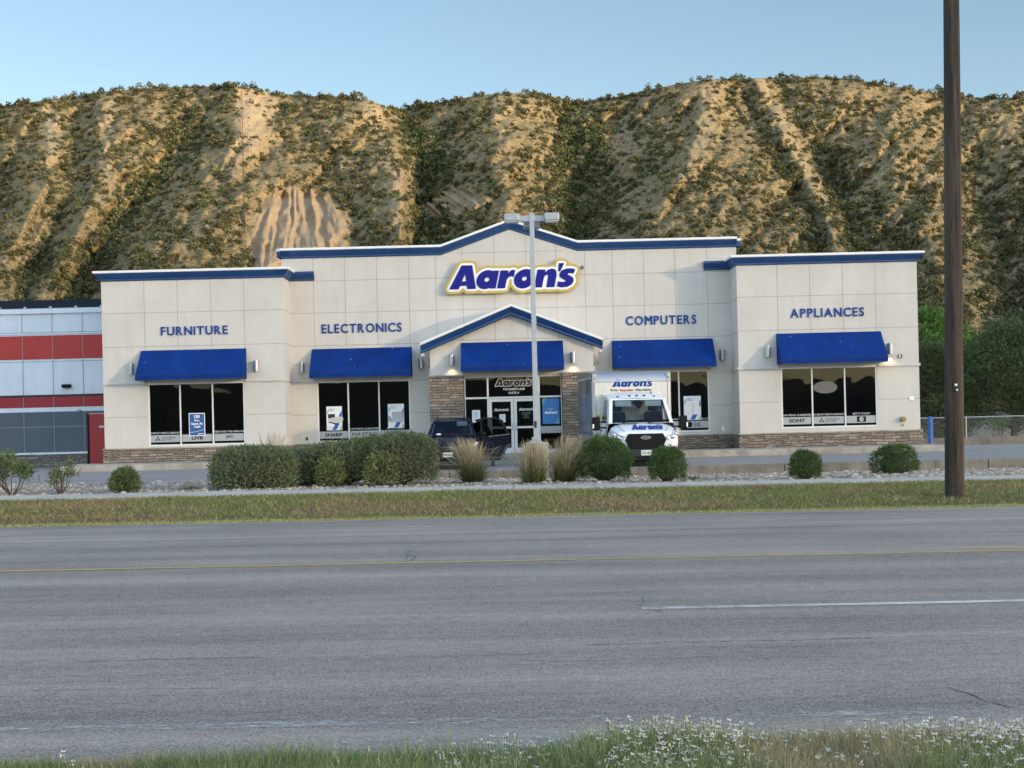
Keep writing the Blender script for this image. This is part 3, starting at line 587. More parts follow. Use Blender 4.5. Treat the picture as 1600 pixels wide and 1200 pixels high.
# windows, each with frame > panes, grey sticker bands and lettering
diamond = lambda mb, x, z, s, y: [mb.prism([(x + s * a, z + s * b) for a, b in q], y - .004, y) for q in
    ([(0, 0), (-.29, .5), (0, 1), (.29, .5)], [(-.05, -.06), (-.34, -.56), (-.92, -.56), (-.63, -.06)], [(.05, -.06), (.34, -.56), (.92, -.56), (.63, -.06)])]
def window(x0, x1, z0, z1, mull, y, bands):
    f = MB(); t = .055; ya, yb = y + .015, y + .10
    f.box(x0, x1, ya, yb, z0, z0 + t); f.box(x0, x1, ya, yb, z1 - t, z1)
    xs = [x0] + list(mull) + [x1]
    f.box(x0, x0 + t, ya - .002, yb - .002, z0, z1); f.box(x1 - t, x1, ya - .002, yb - .002, z0, z1)
    for m_ in mull: f.box(m_ - t / 2, m_ + t / 2, ya - .002, yb - .002, z0, z1)
    fr = f.build('window', M['frame'], store, bevel=.006, seg=1)
    gy = y + .06
    for i, (a, b) in enumerate(zip(xs[:-1], xs[1:])):
        MB().quad((a + .02, gy, z0 + .02), (b - .02, gy, z0 + .02), (b - .02, gy, z1 - .02), (a + .02, gy, z1 - .02)).build('pane', M['glass'], fr, fix=False)
        bz0 = z0 + .14; a2, b2 = a + .045, b - .045
        if i < len(bands) and bands[i]:
            top, logo_ = bands[i]
            MB().box(a2, b2, gy - .006, gy - .003, bz0, bz0 + .27).build('sticker_band', M['band'], fr)
            xc = (a + b) / 2
            if top:
                tm = MB(); fit_text(tm, top, xc, bz0 + .31, .075, gy - .004, depth=.003, shear=.15, offset=.02, res=1)
                tm.build('slogan_lettering', M['silver'], fr, fix=False)
            lm = MB()
            if logo_ == 'DIAMONDS':
                diamond(lm, xc - .27, bz0 + .125, .105, gy - .007)
                text(lm, 'MITSUBISHI', xc - .12, xc + .38, bz0 + .14, bz0 + .20, gy - .007, .004, res=1); text(lm, 'ELECTRIC', xc - .12, xc + .26, bz0 + .06, bz0 + .12, gy - .007, .004, res=1)
            elif logo_ == 'HP':
                lm.box(xc - .17, xc + .17, gy - .010, gy - .007, bz0 + .04, bz0 + .24)
            elif logo_ == 'LG':
                lm.prism([(xc - .2 + .11 * math.cos(q * .2618), bz0 + .135 + .11 * math.sin(q * .2618)) for q in range(24)], gy - .010, gy - .007)
                fit_text(lm, 'LG', xc + .1, bz0 + .06, .14, gy - .007, depth=.004, offset=.02)
            elif logo_: fit_text(lm, logo_, xc, bz0 + .07, .135, gy - .007, depth=.004, offset=.03 if logo_ != 'MAYTAG' else 0, stretch=1.25)
            if lm.v: lm.build('band_lettering', M['black'], fr, fix=False)
            if logo_ == 'HP':
                h_ = MB(); h_.prism([(xc + .085 * math.cos(q * .2618), bz0 + .14 + .085 * math.sin(q * .2618)) for q in range(24)], gy - .013, gy - .010)
                h_.build('round_badge', M['silver'], fr); h2 = MB(); fit_text(h2, 'hp', xc, bz0 + .075, .13, gy - .013, depth=.004, shear=.25); h2.build('badge_lettering', M['black'], fr, fix=False)
    return fr
NB, EP, LP_, GT = "NOBODY BEATS AARON'S", "EVERYONE'S PRE-APPROVED", 'LOW PRICE GUARANTEE', 'GET IT TODAY'
window(*WIN['furn'], (-12.36, -11.15), YW, [(NB, 'DIAMONDS'), (None, 'LIVB'), (EP, 'JVC')])
window(*WIN['elec'], (-6.26, -5.08), YM, [(None, 'SHARP'), (LP_, 'MAYTAG'), (GT, None)])
window(*WIN['comp'], (5.16, 6.43), YM, [(GT, 'SONY'), (NB, 'JVC'), (EP, 'LG')])
window(*WIN['appl'], (11.22, 12.44), YW, [(LP_, 'SONY'), (NB, 'DIAMONDS'), (GT, 'HP')])
# oval sticker in the appliances window
ov = MB().prism([(11.72 + .45 * math.cos(q * .1963), 2.28 + .23 * math.sin(q * .1963)) for q in range(32)], YW + .053, YW + .056)
ov.build('oval_sticker', flat('smoked_oval', (.13, .125, .12), .5), store)

# the logo: heavy slanted lettering
def logo_prism(mb, poly, x0, z0, h, y, d, hole=None, fn=None):
    q = lambda p: [(x0 + a * h, z0 + b * h) for a, b in p]
    mb.prism(q(poly), y - d, y, hole=q(hole) if hole else None, fn=fn)
def logo(mb, xc, z0, wd, y, d, fn=None, hs=1):
    h = wd / 5.31
    for p, ho in LOGO_GLYPHS: logo_prism(mb, p, xc - wd / 2, z0, h, y, d, ho, fn)
# entrance: frame, transoms, doors
ent = MB(); y0 = YP + .12; t = .035
xs = (-1.75, -.88, 1.03, 1.88)
for x in xs: ent.box(x - t if x > -1.7 else x, x + t if x < 1.8 else x, y0, y0 + .09, .08, 3.0)
ent.box(-1.75, 1.88, y0 + .003, y0 + .087, 2.94, 3.02)
for a, b in ((-1.71, -.915), (-.845, .995), (1.065, 1.845)): ent.box(a, b, y0 + .003, y0 + .087, 2.15, 2.22)
for a, b in ((-1.71, -.915), (1.065, 1.845)): ent.box(a, b, y0 + .003, y0 + .087, .08, .22)
en = ent.build('entrance_frame', M['frame'], store, bevel=.006, seg=1)
for a, b, c, d in ((-1.72, -.9, .2, 2.17), (-1.72, -.9, 2.2, 2.96), (-.86, 1.01, 2.2, 2.96), (1.05, 1.86, .2, 2.17), (1.05, 1.86, 2.2, 2.96)):
    MB().quad((a, y0 + .05, c), (b, y0 + .05, c), (b, y0 + .05, d), (a, y0 + .05, d)).build('pane', M['glass'], en, fix=False)
MB().box(1.075, 1.835, y0 + .042, y0 + .046, .82, 1.08).build('sticker_band', M['band'], en)
lm = MB(); logo_prism(lm, LOGO_WHITE, -.60, 2.62, .255, y0 + .047, .002); lm.build('logo_outline', M['silver'], en, fix=False)
lm = MB(); logo_prism(lm, [(a, b) for a, b in LOGO_WHITE], -.60 + .0, 2.62, .255, y0 + .044, .002)
tm = MB(); fit_text(tm, '710 WAPITI AVE', .1, 2.45, .085, y0 + .047, depth=.004, offset=.02); fit_text(tm, 'SUITE A', .1, 2.31, .085, y0 + .047, depth=.004, offset=.02)
tm.build('address_lettering', M['poster_white'], en, fix=False)
lb = MB(); logo(lb, .08, 2.62, 1.354, y0 + .0445, .003); lb.build('logo_lettering', M['dgrey'], en, fix=False)
for a, b, hx in ((-.845, .07, .0), (.085, .995, .155)):
    dm = MB(); f = .105; ya, yb = y0 + .01, y0 + .06
    dm.box(a, b, ya, yb, .09, .30); dm.box(a, b, ya, yb, 2.03, 2.14); dm.box(a, a + f, ya + .002, yb - .002, .09, 2.14); dm.box(b - f, b, ya + .002, yb - .002, .09, 2.14); dm.box(a + f, b - f, ya + .004, yb - .004, 1.02, 1.10)
    dr = dm.build('door', M['frame'], store, bevel=.006, seg=1)
    for c, d in ((.28, 1.03), (1.09, 2.05)): MB().quad((a + .08, y0 + .035, c), (b - .08, y0 + .035, c), (b - .08, y0 + .035, d), (a + .08, y0 + .035, d)).build('pane', M['glass'], dr, fix=False)
    MB().bar((hx if hx else .015, y0 - .03, .95), (hx if hx else .015, y0 - .03, 1.22), .03, .03).box(hx - .005 if hx else .0, hx + .025 if hx else .03, y0 - .03, y0 + .02, .99, 1.01).box(hx - .005 if hx else 0, hx + .025 if hx else .03, y0 - .03, y0 + .02, 1.16, 1.18).build('handle', M['alu'], dr)
    lm = MB(); logo(lm, (a + b) / 2, 1.68, .56, y0 + .033, .003); lm.build('logo_lettering', M['silver'], dr, fix=False)
    if hx:
        tm = MB()
        for k, s_ in enumerate(('STORE HOURS', 'Mon-Fri 10-7', 'Sat 9-6', 'Sun Closed')): fit_text(tm, s_, (a + b) / 2, 1.58 - k * .06, .035, y0 + .033, depth=.003, res=1)
        tm.build('hours_lettering', M['silver'], dr, fix=False)

# awnings
M['awning_seam'] = flat('awning_seam', (.002, .022, .14), .8)
def awning(x0, x1, y, zt=4.25, zb=3.12, dep=.97):
    o = MB(); zv = zb + .17; f = y - dep; n = 14
    rows = []
    for i in range(n + 1):
        x = x0 + (x1 - x0) * i / n; sag = .012 * abs(math.sin(i * math.pi / 2))
        rows += [(x, y - .02, zt), (x, y - .02 - (dep - .02) * .5, (zt + zv) / 2 - sag), (x, f, zv), (x, f, zb + .006 * math.sin(i * 1.7))]
    o.add(rows, [(4 * i + k, 4 * i + 4 + k, 4 * i + 5 + k, 4 * i + 1 + k) for i in range(n) for k in range(3)])
    for x in (x0, x1): o.quad((x, y - .01, zt), (x, f, zv), (x, f, zb), (x, y - .01, zb))
    a = o.build('awning', M['awning'], store, fix=False)
    sm = MB()
    for k in range(1, 5):
        x = x0 + (x1 - x0) * k / 5; sm.quad((x - .009, y - .026, zt + .004), (x + .009, y - .026, zt + .004), (x + .009, f - .004, zv + .004), (x - .009, f - .004, zv + .004)).quad((x - .009, f - .005, zv), (x + .009, f - .005, zv), (x + .009, f - .005, zb), (x - .009, f - .005, zb))
    sm.quad((x0, f - .006, zv - .012), (x1, f - .006, zv - .012), (x1, f - .006, zv + .012), (x0, f - .006, zv + .012))
    sm.build('seam', M['awning_seam'], a, fix=False)
    q = random.Random(int(x0 * 10)); dp = MB()
    for k in range(q.choice((2, 3, 5))):
        t = q.random(); x = q.uniform(x0 + .2, x1 - .2); r_ = q.uniform(.010, .019); yy_ = y - .02 - (dep - .02) * t - .014; zz_ = zt + (zv - zt) * t + .004; dp.quad((x - r_, yy_, zz_), (x, yy_ - r_ * .8, zz_ - r_ * .9), (x + r_, yy_, zz_), (x, yy_ + r_ * .6, zz_ + r_ * .7))
    dp.build('droppings', M['paper'], a, fix=False)
    fr = MB(); r = .018
    for x in (x0 + .03, (x0 + x1) / 2, x1 - .03): fr.tube([(x, y, zb + .03), (x, f + .03, zb + .03), (x, f + .03, zv - .02), (x, y, zt - .04)], r, 6)
    fr.tube([(x0 + .02, f + .03, zb + .03), (x1 - .02, f + .03, zb + .03)], r, 6)
    fr.build('awning_frame', M['alu'], a)
    return a
awning(-13.76, -9.84, YW); awning(-7.60, -3.77, YM, 4.23, 3.10); awning(-1.83, 1.96, YP, 4.26, 3.16); awning(3.90, 7.76, YM, 4.28, 3.18); awning(9.92, 13.82, YW, 4.32, 3.16)
# wall lights; three of them burn
warm = emit('warm_lamp', (1, .82, .5), 6)
for x, y, z, lit_ in ((-14.12, YW, 3.58, 0), (-9.46, YW, 3.58, 0), (-2.19, YP, 3.62, 1), (2.33, YP, 3.62, 1), (9.57, YW, 3.66, 0), (14.12, YW, 3.66, 1), (-7.99, YM, 3.53, 0), (-3.42, YM, 3.58, 0), (3.25, YM, 3.57, 0), (8.10, YM, 3.62, 0)):
    lt = MB().lathe([(.075, -.2), (.10, -.2), (.10, .2), (.09, .2)], (x, y - .15, z), 20); lt.box(x - .06, x + .06, y - .07, y, z - .1, z + .1)
    wl = lt.build('wall_light', M['alu'], store); 
    MB().lathe([(.01, -.19), (.07, -.192)], (x, y - .15, z), 16).build('lamp', warm if lit_ else M['white'], wl)
    if lit_:
        ld = bpy.data.lights.new('wall_lamp_glow', 'SPOT'); ld.energy = 4.5; ld.color = (1, .78, .42); ld.spot_size = R(120); ld.spot_blend = .8; ld.shadow_soft_size = .05
        lo = bpy.data.objects.new('wall_lamp_glow', ld); COL.objects.link(lo); lo.location = Vector((x, y - .15, z - .21)) - RL[store.name]; lo.parent = store
# downspouts
for sx, xa, xb in ((-1, -3.28, -3.10), (1, 3.36, 3.22)):
    d = MB(); d.bar((xa, YP - .02, 4.06), (xa, YP - .02, 3.80), .08, .1); d.bar((xa, YP + .0, 3.86), (xb, YM - .12, 3.42), .1, .08); d.bar((xb, YM - .12, 3.46), (xb, YM - .12, .15), .08, .1)
    d.build('downspout', M['trim_white'], store)
# small fittings on the wall
MB().box(14.45, 14.59, YW - .05, YW, 3.30, 3.44).build('alarm_strobe', flat('alarm_red', (.16, .05, .04), .5), store, bevel=.01)
MB().box(14.47, 14.52, YW - .06, YW - .05, 3.32, 3.42).build('alarm_lens', M['white'], store)
MB().box(14.82, 15.0, YW - .03, YW, 1.72, 1.86).build('junction_box', M['white'], store, bevel=.01)
MB().tube([(14.56, YW - .14, 1.02), (14.56, YW, 1.02)], .10, 18).tube([(14.56, YW - .18, 1.02), (14.56, YW - .14, 1.02)], .065, 12).tube([(14.56, YW - .03, .80), (14.56, YW, .80)], .035, 10).build('hose_inlet', M['brass'], store)
MB().box(-7.92, -7.84, YM - .03, YM, .74, .86).build('outlet_cover', M['dgrey'], store)
MB().box(8.04, 8.13, YM - .035, YM, .72, .90).build('outlet_cover', M['white'], store, bevel=.01)

# ------------------------------------------------------------------ signs on the walls
def letter_sign(body, x0, x1, z0, z1, y, label):
    root = empty('wall_sign', ((x0 + x1) / 2, y, z0), label, 'sign', 'blue department signs on the shop front', grade=True)
    wds = [text_geo(c, 0, .018)[0][:, 0].max() / text_geo('E', 0, .018)[0][:, 1].max() for c in body]; gap = .2
    tot = sum(wds) + gap * (len(body) - 1); k = (x1 - x0) / tot; x = x0
    for c, wd in zip(body, wds):
        m = MB(); ex = .02 if c in 'COSU' else 0
        if c == 'M':
            for dx, dd in ((-.012, .03), (.012, .028)): text(m, c, x + .012 + dx, x + wd * k - .012 + dx, z0, z1, y - .008, dd)
        else: text(m, c, x, x + wd * k, z0 - (ex if c != 'U' else ex) * .3, z1 + (ex * .3 if c != 'U' else 0), y - .008, .03, 0, .018)
        m.build('letter', M['letter'], root, fix=False); x += (wd + gap) * k
letter_sign('FURNITURE', -13.02, -10.53, 4.80, 5.12, YW, 'blue block letters spelling FURNITURE on the beige left wing')
letter_sign('ELECTRONICS', -7.23, -4.16, 4.83, 5.17, YM, 'blue block letters spelling ELECTRONICS on the beige wall')
letter_sign('COMPUTERS', 4.44, 7.14, 4.86, 5.20, YM, 'blue block letters spelling COMPUTERS on the beige wall')
letter_sign('APPLIANCES', 10.45, 13.2, 4.90, 5.23, YW, 'blue block letters spelling APPLIANCES on the beige right wing')
sg = empty('shop_sign', (.05, YM, 6.3), 'large slanted blue logo sign with white and gold outline above the entrance gable', 'sign', grade=True)
h = .905; x0 = -2.30; z0 = 6.37
m = MB(); logo_prism(m, LOGO_GOLD, x0, z0, h, YM - .06, .17); m.build('sign_cabinet', M['gold'], sg, fix=False)
m = MB(); logo_prism(m, LOGO_WHITE, x0, z0, h, YM - .22, .03); m.build('white_outline', M['white'], sg, fix=False)
for p, ho in LOGO_GLYPHS:
    m = MB(); logo_prism(m, p, x0, z0, h, YM - .245, .03, ho); m.build('letter', M['logo_blue'], sg, fix=False)
m = MB()
for xx in (-1.5, -.55, .45, 1.9): m.box(xx - .02, xx + .02, YM - .1, YM, 7.1, 7.45 if abs(xx) > 1.2 else 7.25)
m.build('bracket', M['gold'], sg)
m = MB().tube([(2.80, YM - .05, 7.12), (2.80, YM, 7.12)], .065, 16); rt = m.build('trademark_disc', M['dgrey'], sg)
m = MB(); fit_text(m, 'R', 2.80, 7.08, .075, YM - .052, depth=.004, res=1); m.build('letter', M['silver'], sg, fix=False)

# ------------------------------------------------------------------ posters behind the glass
def poster(xc, z0, wd, ht, y, label, paint, tilt=0):
    root = empty('poster', (xc, y, z0), label, 'poster', grade=True)
    paint(root, xc - wd / 2, z0, wd, ht, y); return root
def layer(root, name, m, poly, x, z, wd, ht, y, k):
    MB().prism([(x + a * wd, z + b * ht) for a, b in poly], y - .004 * k - .003, y - .004 * k).build(name, m, root)
RECT = [(0, 0), (1, 0), (1, 1), (0, 1)]
def p_days(r, x, z, wd, ht, y):
    layer(r, 'poster_sheet', M['poster_white'], RECT, x, z, wd, ht, y, 0)
    layer(r, 'blue_panel', flat('deep_poster_blue', (.02, .09, .30), .5), [(.05, .035), (.95, .035), (.95, .965), (.05, .965)], x, z, wd, ht, y, 1)
    m = MB(); xc = x + wd / 2
    fit_text(m, '120', xc, z + ht * .78, ht * .14, y - .007, depth=.003, offset=.04)
    for k, s_ in enumerate(('Days', 'Same As', 'Cash')): fit_text(m, s_, xc, z + ht * (.62 - k * .13), ht * .11, y - .007, depth=.003, offset=.03)
    m.prism([(x + wd * (.08 + .84 * t), z + ht * (.18 + .12 * t * t)) for t in (0, .25, .5, .75, 1)] + [(x + wd * (.08 + .84 * t), z + ht * (.165 + .12 * t * t)) for t in (1, .75, .5, .25, 0)], y - .010, y - .007)
    logo(m, x + wd * .72, z + ht * .075, wd * .36, y - .007, .003)
    m.build('lettering', M['poster_white'], r, fix=False)
def p_product(kind):
    def f(r, x, z, wd, ht, y):
        layer(r, 'poster_sheet', M['poster_white'], RECT, x, z, wd, ht, y, 0)
        layer(r, 'blue_stripe', M['poster_blue'], [(.36, .02), (.62, .02), (.82, .27), (.56, .27)], x, z, wd, ht, y, 1)
        layer(r, 'blue_stripe', M['poster_blue'], [(.76, .56), (.98, .56), (.98, .84)], x, z, wd, ht, y, 1)
        layer(r, 'teal_stripe', M['poster_teal'], [(.02, .66), (.16, .82), (.16, .92), (.02, .74)], x, z, wd, ht, y, 1)
        layer(r, 'green_corner', M['poster_green'], [(.82, .02), (.98, .02), (.98, .2)], x, z, wd, ht, y, 1)
        m = MB()
        for k, s_ in enumerate(('WE', 'HAVE YOUR', 'LIFESTYLE') if kind != 'fridge' else ('HOME', 'EVERYTHING', 'IN ONE PLACE')):
            v = text_geo(s_, 0, .02, 1)[0]; hh = ht * .035
            text(m, s_, x + wd * .22, x + wd * .22 + min(wd * .6, v[:, 0].max() * hh), z + ht * (.90 - k * .05), z + ht * (.90 - k * .05) + hh, y - .004, .003, 0, .02, 1)
        m.build('lettering', M['poster_blue'], r, fix=False)
        q = lambda a, b, c, d, mt, n_, k=2: layer(r, n_, mt, [(a, b), (c, b), (c, d), (a, d)], x, z, wd, ht, y, k)
        if kind == 'bed':
            q(.10, .50, .55, .68, M['dgrey'], 'headboard'); layer(r, 'mattress', M['silver'], [(.12, .36), (.6, .28), (1.05, .40), (1.08, .52), (.6, .56), (.14, .50)], x, z, wd, ht, y, 3); layer(r, 'bed_base', M['black'], [(.12, .33), (.6, .24), (1.02, .34), (.6, .29), (.12, .37)], x, z, wd, ht, y, 4)
        elif kind == 'sofa':
            q(.25, .38, .98, .66, flat('sofa_grey', (.42, .42, .45), .7), 'sofa_back'); q(.12, .24, .96, .42, flat('sofa_grey_light', (.5, .5, .53), .7), 'sofa_seat', 3); q(.02, .26, .16, .50, M['band'], 'sofa_arm', 3)
            for k in range(3): q(.3 + k * .21, .44, .44 + k * .21, .58, M['silver'], 'cushion', 4)
        else:
            q(.14, .22, .52, .72, M['white'], 'fridge_door'); q(.54, .22, .9, .72, M['white'], 'fridge_door'); q(.505, .25, .55, .70, M['silver'], 'door_gap', 3)
    return f
def p_notice(r, x, z, wd, ht, y):
    layer(r, 'poster_sheet', M['paper'], RECT, x, z, wd, ht, y, 0); m = MB()
    for k in range(5): m.box(x + wd * .2, x + wd * (.8 - .1 * (k % 2)), y - .006, y - .004, z + ht * (.82 - k * .1), z + ht * (.86 - k * .1))
    m.build('text_lines', M['poster_teal'], r); MB().box(x + wd * .35, x + wd * .65, y - .006, y - .004, z + ht * .1, z + ht * .25).build('dark_square', M['black'], r)
def p_blue(r, x, z, wd, ht, y):
    layer(r, 'poster_sheet', flat('bright_poster_blue', (.03, .19, .50), .45), RECT, x, z, wd, ht, y, 0)
    layer(r, 'green_corner', M['poster_green'], [(.02, .99), (.02, .88), (.2, .99)], x, z, wd, ht, y, 1); layer(r, 'teal_corner', M['poster_teal'], [(.98, .01), (.98, .28), (.72, .01)], x, z, wd, ht, y, 1); layer(r, 'teal_corner', M['poster_teal'], [(.02, .84), (.02, .72), (.26, .98), (.22, .99)], x, z, wd, ht, y, 1)
    m = MB(); fit_text(m, "It's Better", x + wd * .5, z + ht * .57, ht * .05, y - .005, depth=.003, res=1); fit_text(m, 'at', x + wd * .5, z + ht * .50, ht * .035, y - .005, depth=.003, res=1)
    logo(m, x + wd * .5, z + ht * .40, wd * .78, y - .005, .003); m.build('lettering', M['poster_white'], r, fix=False)
g1, g2 = YW + .052, YM + .052
poster(-11.76, 1.02, .60, .86, g1, 'blue 120 Days Same As Cash poster in the middle pane of the FURNITURE window', p_days)
poster(-6.82, 1.10, .60, .92, g2, 'white poster showing a bed in the left pane of the ELECTRONICS window', p_product('bed'))
poster(-4.45, 1.14, .62, .92, g2, 'white poster showing a grey sofa in the right pane of the ELECTRONICS window', p_product('sofa'))
poster(6.93, 1.17, .66, .92, g2, 'white poster showing a tall white fridge in the COMPUTERS window', p_product('fridge'))
poster(-1.34, 1.28, .30, .46, YP + .155, 'small white paper notice in the glass left of the entrance doors', p_notice)
poster(1.46, 1.16, .64, .95, YP + .155, "bright blue It's Better poster in the glass right of the entrance doors", p_blue)
nt_ = empty('poster', (-.34, YP + .15, 1.45), 'little white flyer taped inside the left entrance door', 'poster', grade=True)
p_notice(nt_, -.47, 1.26, .22, .30, YP + .140)

# ------------------------------------------------------------------ neighbouring building on the left
YN = 57.0
K = YN / 53.5                                          # the neighbour stands back behind the shop front
def nx(x): return x * K
def nz_(z): return 1.6 + (z - 1.6) * K
class NB(MB):                                          # measured at 53.5 m, set out at YN
    def add(s, vs, fs): return MB.add(s, [(v[0] * K, v[1], 1.6 + (v[2] - 1.6) * K) for v in vs], fs)
nb = empty('neighbour_building', (-20, YN, 0), 'white building with two red stripes, grey lower wall and red door beside the beige shop', 'building', grade=True)
NX0, NX1 = -42, -14.6
def band(name, m, z0, z1, out=0, x1=NX1): NB().box(NX0, x1, YN - out, YN + .3, z0, z1).build(name, m, nb)
band('wall', M['nwhite'], .52, 5.80); 
NB().box(NX0, NX1, YN - .10, YN + .3, 5.80, 5.97).build('parapet_trim', M['nwhite'], nb, bevel=.015)
NB().box(NX0, NX1 - 0, YN + .2, 76, .0, 5.7).build('rear_wall', M['nwhite'], nb)
band('red_stripe', M['red_white'], 4.07, 4.97, .012); band('dark_stripe', M['dark_red'], 2.24, 2.64, .012); band('dark_line', M['dgrey'], 2.64, 2.72, .03)  # two red stripes and a dark grey line above the lower one
band('white_ledge', M['nwhite'], .46, .53, .06, -16.14); band('grey_panel', M['ngrey'], .53, 2.07, .02, -16.14)
NB().box(-16.14, NX1, YN - .02, YN + .3, 1.98, 2.07).build('grey_panel', M['ngrey'], nb)
NB().box(NX0, -16.14, YN - .07, YN + .3, -.15, .46).build('stone_base', M['stone_grey'], nb)
j2 = NB()
for k in range(20):
    x = -16.24 - k * 1.145; 
    for z0, z1 in ((5.1, 5.8), (4.07, 4.97), (2.72, 4.05), (2.24, 2.64), (.53, 2.07)): j2.box(x - .01, x + .01, YN - .034 if z0 < 2.7 else YN - .015, YN, z0, z1)
for z in (5.09, 5.01, 3.98): j2.box(NX0, NX1, YN - .004, YN, z - .01, z + .01)
j2.box(NX0, -16.15, YN - .023, YN, 1.49, 1.51)
j2.build('panel_joints', flat('grey_joint', (.25, .28, .33), .9), nb, fix=False)
dr = NB().box(-16.06, -14.62, YN - .04, YN + .3, .02, 1.95).build('door', M['door_red'], nb, bevel=.01)
NB().box(-16.13, -16.06, YN - .06, YN + .1, .02, 1.97).build('frame', M['black'], dr)
NB().box(-15.68, -15.50, YN - .05, YN - .04, 1.42, 1.50).build('door_plate', M['silver'], dr)
NB().box(-16.1, -15.2, YN - .15, YN, -.02, .02).build('door_step', M['concrete'], nb)
lt = NB(); lt.prism([(-.18, 0), (-.14, -.07), (.14, -.07), (.18, 0), (.16, .07), (-.16, .07)], YN - .18, YN, fn=lambda x, y, z: (x - 16.87, y, z + 3.03)); lt.build('wall_light', M['black'], nb, bevel=.02)
NB().tube([(-16.42, YN - .14, 2.10), (-16.42, YN, 2.10)], .05, 10).box(-16.52, -16.38, YN - .12, YN - .04, 2.08, 2.14).build('camera', M['galv'], nb)
sp = empty('solar_array', (-20, YN + .6, 6.0), 'dark tilted solar panels on rails along the roof of the white and red building', 'solar panels', grade=True)
m = NB(); m.add([(NX0, YN + .35, 6.06), (NX1 + .05, YN + .35, 6.06), (NX1 + .05, YN + 1.2, 6.42), (NX0, YN + 1.2, 6.42), (NX0, YN + .35, 6.00), (NX1 + .05, YN + .35, 6.00), (NX1 + .05, YN + 1.2, 6.36), (NX0, YN + 1.2, 6.36)], [(0, 1, 2, 3), (4, 7, 6, 5), (0, 4, 5, 1), (1, 5, 6, 2), (2, 6, 7, 3), (3, 7, 4, 0)])
m.build('panel', flat('solar_black', (.008, .009, .012), .6, spec=.1), sp)
m = NB().box(NX0, NX1 + .03, YN + .24, YN + .30, 5.99, 6.03)
for k in range(24): m.box(-15.6 - k * .97 - .04, -15.6 - k * .97 + .04, YN + .25, YN + .36, 5.95, 6.10)
m.build('rail', M['galv'], sp)
for k in range(12): 
    pass
for k, x in enumerate((-18.05, -17.7, -17.3)):
    s_ = empty('landscape_stone', (x * K, YN - .5, -.22), ('pale stone at the foot of the grey wall, leftmost of three', 'pale stone at the foot of the grey wall, middle of three', 'pale stone at the foot of the grey wall, nearest the red door')[k], 'stone', 'pale stones by the grey wall', grade=True)
    NB().ell((x, YN - .5, -.10), (.14, .12, .07), 9, 6).build('stone_body', M['concrete'], s_, smooth=True)
# ------------------------------------------------------------------ vehicles
def ring_frame(mb, c, mg, t=0):
    """strip round a 4-corner opening (c: bl, br, tr, tl); mg = margins l, r, b, t as fractions; returns inner corners"""
    c = [Vector(p) for p in c]
    bi = lambda u, v: (c[0] * (1 - u) + c[1] * u) * (1 - v) + (c[3] * (1 - u) + c[2] * u) * v
    l, r, b, t_ = mg; q = [bi(l, b), bi(1 - r, b), bi(1 - r, 1 - t_), bi(l, 1 - t_)]
    for i in range(4): mb.quad(c[i], c[(i + 1) % 4], q[(i + 1) % 4], q[i])
    return q
def loft_half(mb, st, skip=lambda i, j, s: False):
    """st: list of (y, [(x, z)...]) half sections, mirrored"""
    n = len(st[0][1])
    for s in (1, -1):
        vs = [(s * x, y, z) for y, p in st for x, z in p]; fs = []
        for i in range(len(st) - 1):
            for j in range(n - 1):
                if not skip(i, j, s): fs.append((i * n + j, i * n + j + 1, (i + 1) * n + j + 1, (i + 1) * n + j))
        mb.add(vs, fs)
    for k in (0, -1):
        y, p = st[k]; mb.quad(*([(x, y, z) for x, z in p] + [(-x, y, z) for x, z in p[::-1] if abs(x) > 1e-6]))
def weld(o, d=.002, smooth=True, sub=0, ang=35):
    bm = bmesh.new(); bm.from_mesh(o.data); bmesh.ops.remove_doubles(bm, verts=bm.verts, dist=d); bmesh.ops.recalc_face_normals(bm, faces=bm.faces)
    bm.to_mesh(o.data); bm.free()
    if sub: s_ = o.modifiers.new('subdivision', 'SUBSURF'); s_.levels = sub; s_.render_levels = sub
    if smooth:
        o.data.polygons.foreach_set('use_smooth', [True] * len(o.data.polygons))
        try: o.data.set_sharp_from_angle(angle=R(ang))
        except Exception: pass
    return o
def wheel(root, x, y, r, wd, mrim):
    s = 1 if x > 0 else -1; m = MB()
    prof = [(r - .10, -wd / 2), (r - .02, -wd / 2), (r, -wd / 2 + .03), (r, wd / 2 - .03), (r - .02, wd / 2), (r - .10, wd / 2)]
    n = 28; vs = [(x + o, y + q * math.cos(2 * math.pi * k / n), r + q * math.sin(2 * math.pi * k / n)) for q, o in prof for k in range(n)]
    m.add(vs, [(i * n + k, i * n + (k + 1) % n, (i + 1) * n + (k + 1) % n, (i + 1) * n + k) for i in range(5) for k in range(n)])
    t = m.build('wheel', M['rubber'], root, world=False, smooth=True)
    m = MB()
    m.tube([(x - wd * .3, y, r), (x + s * wd * .42, y, r)], r - .1, 24)
    for k in range(5):
        a = k * 2 * math.pi / 5; m.bar((x + s * wd * .45, y, r), (x + s * wd * .45, y + (r - .11) * math.cos(a), r + (r - .11) * math.sin(a)), .05, .07)
    m.build('rim', mrim, t, world=False)
    return t

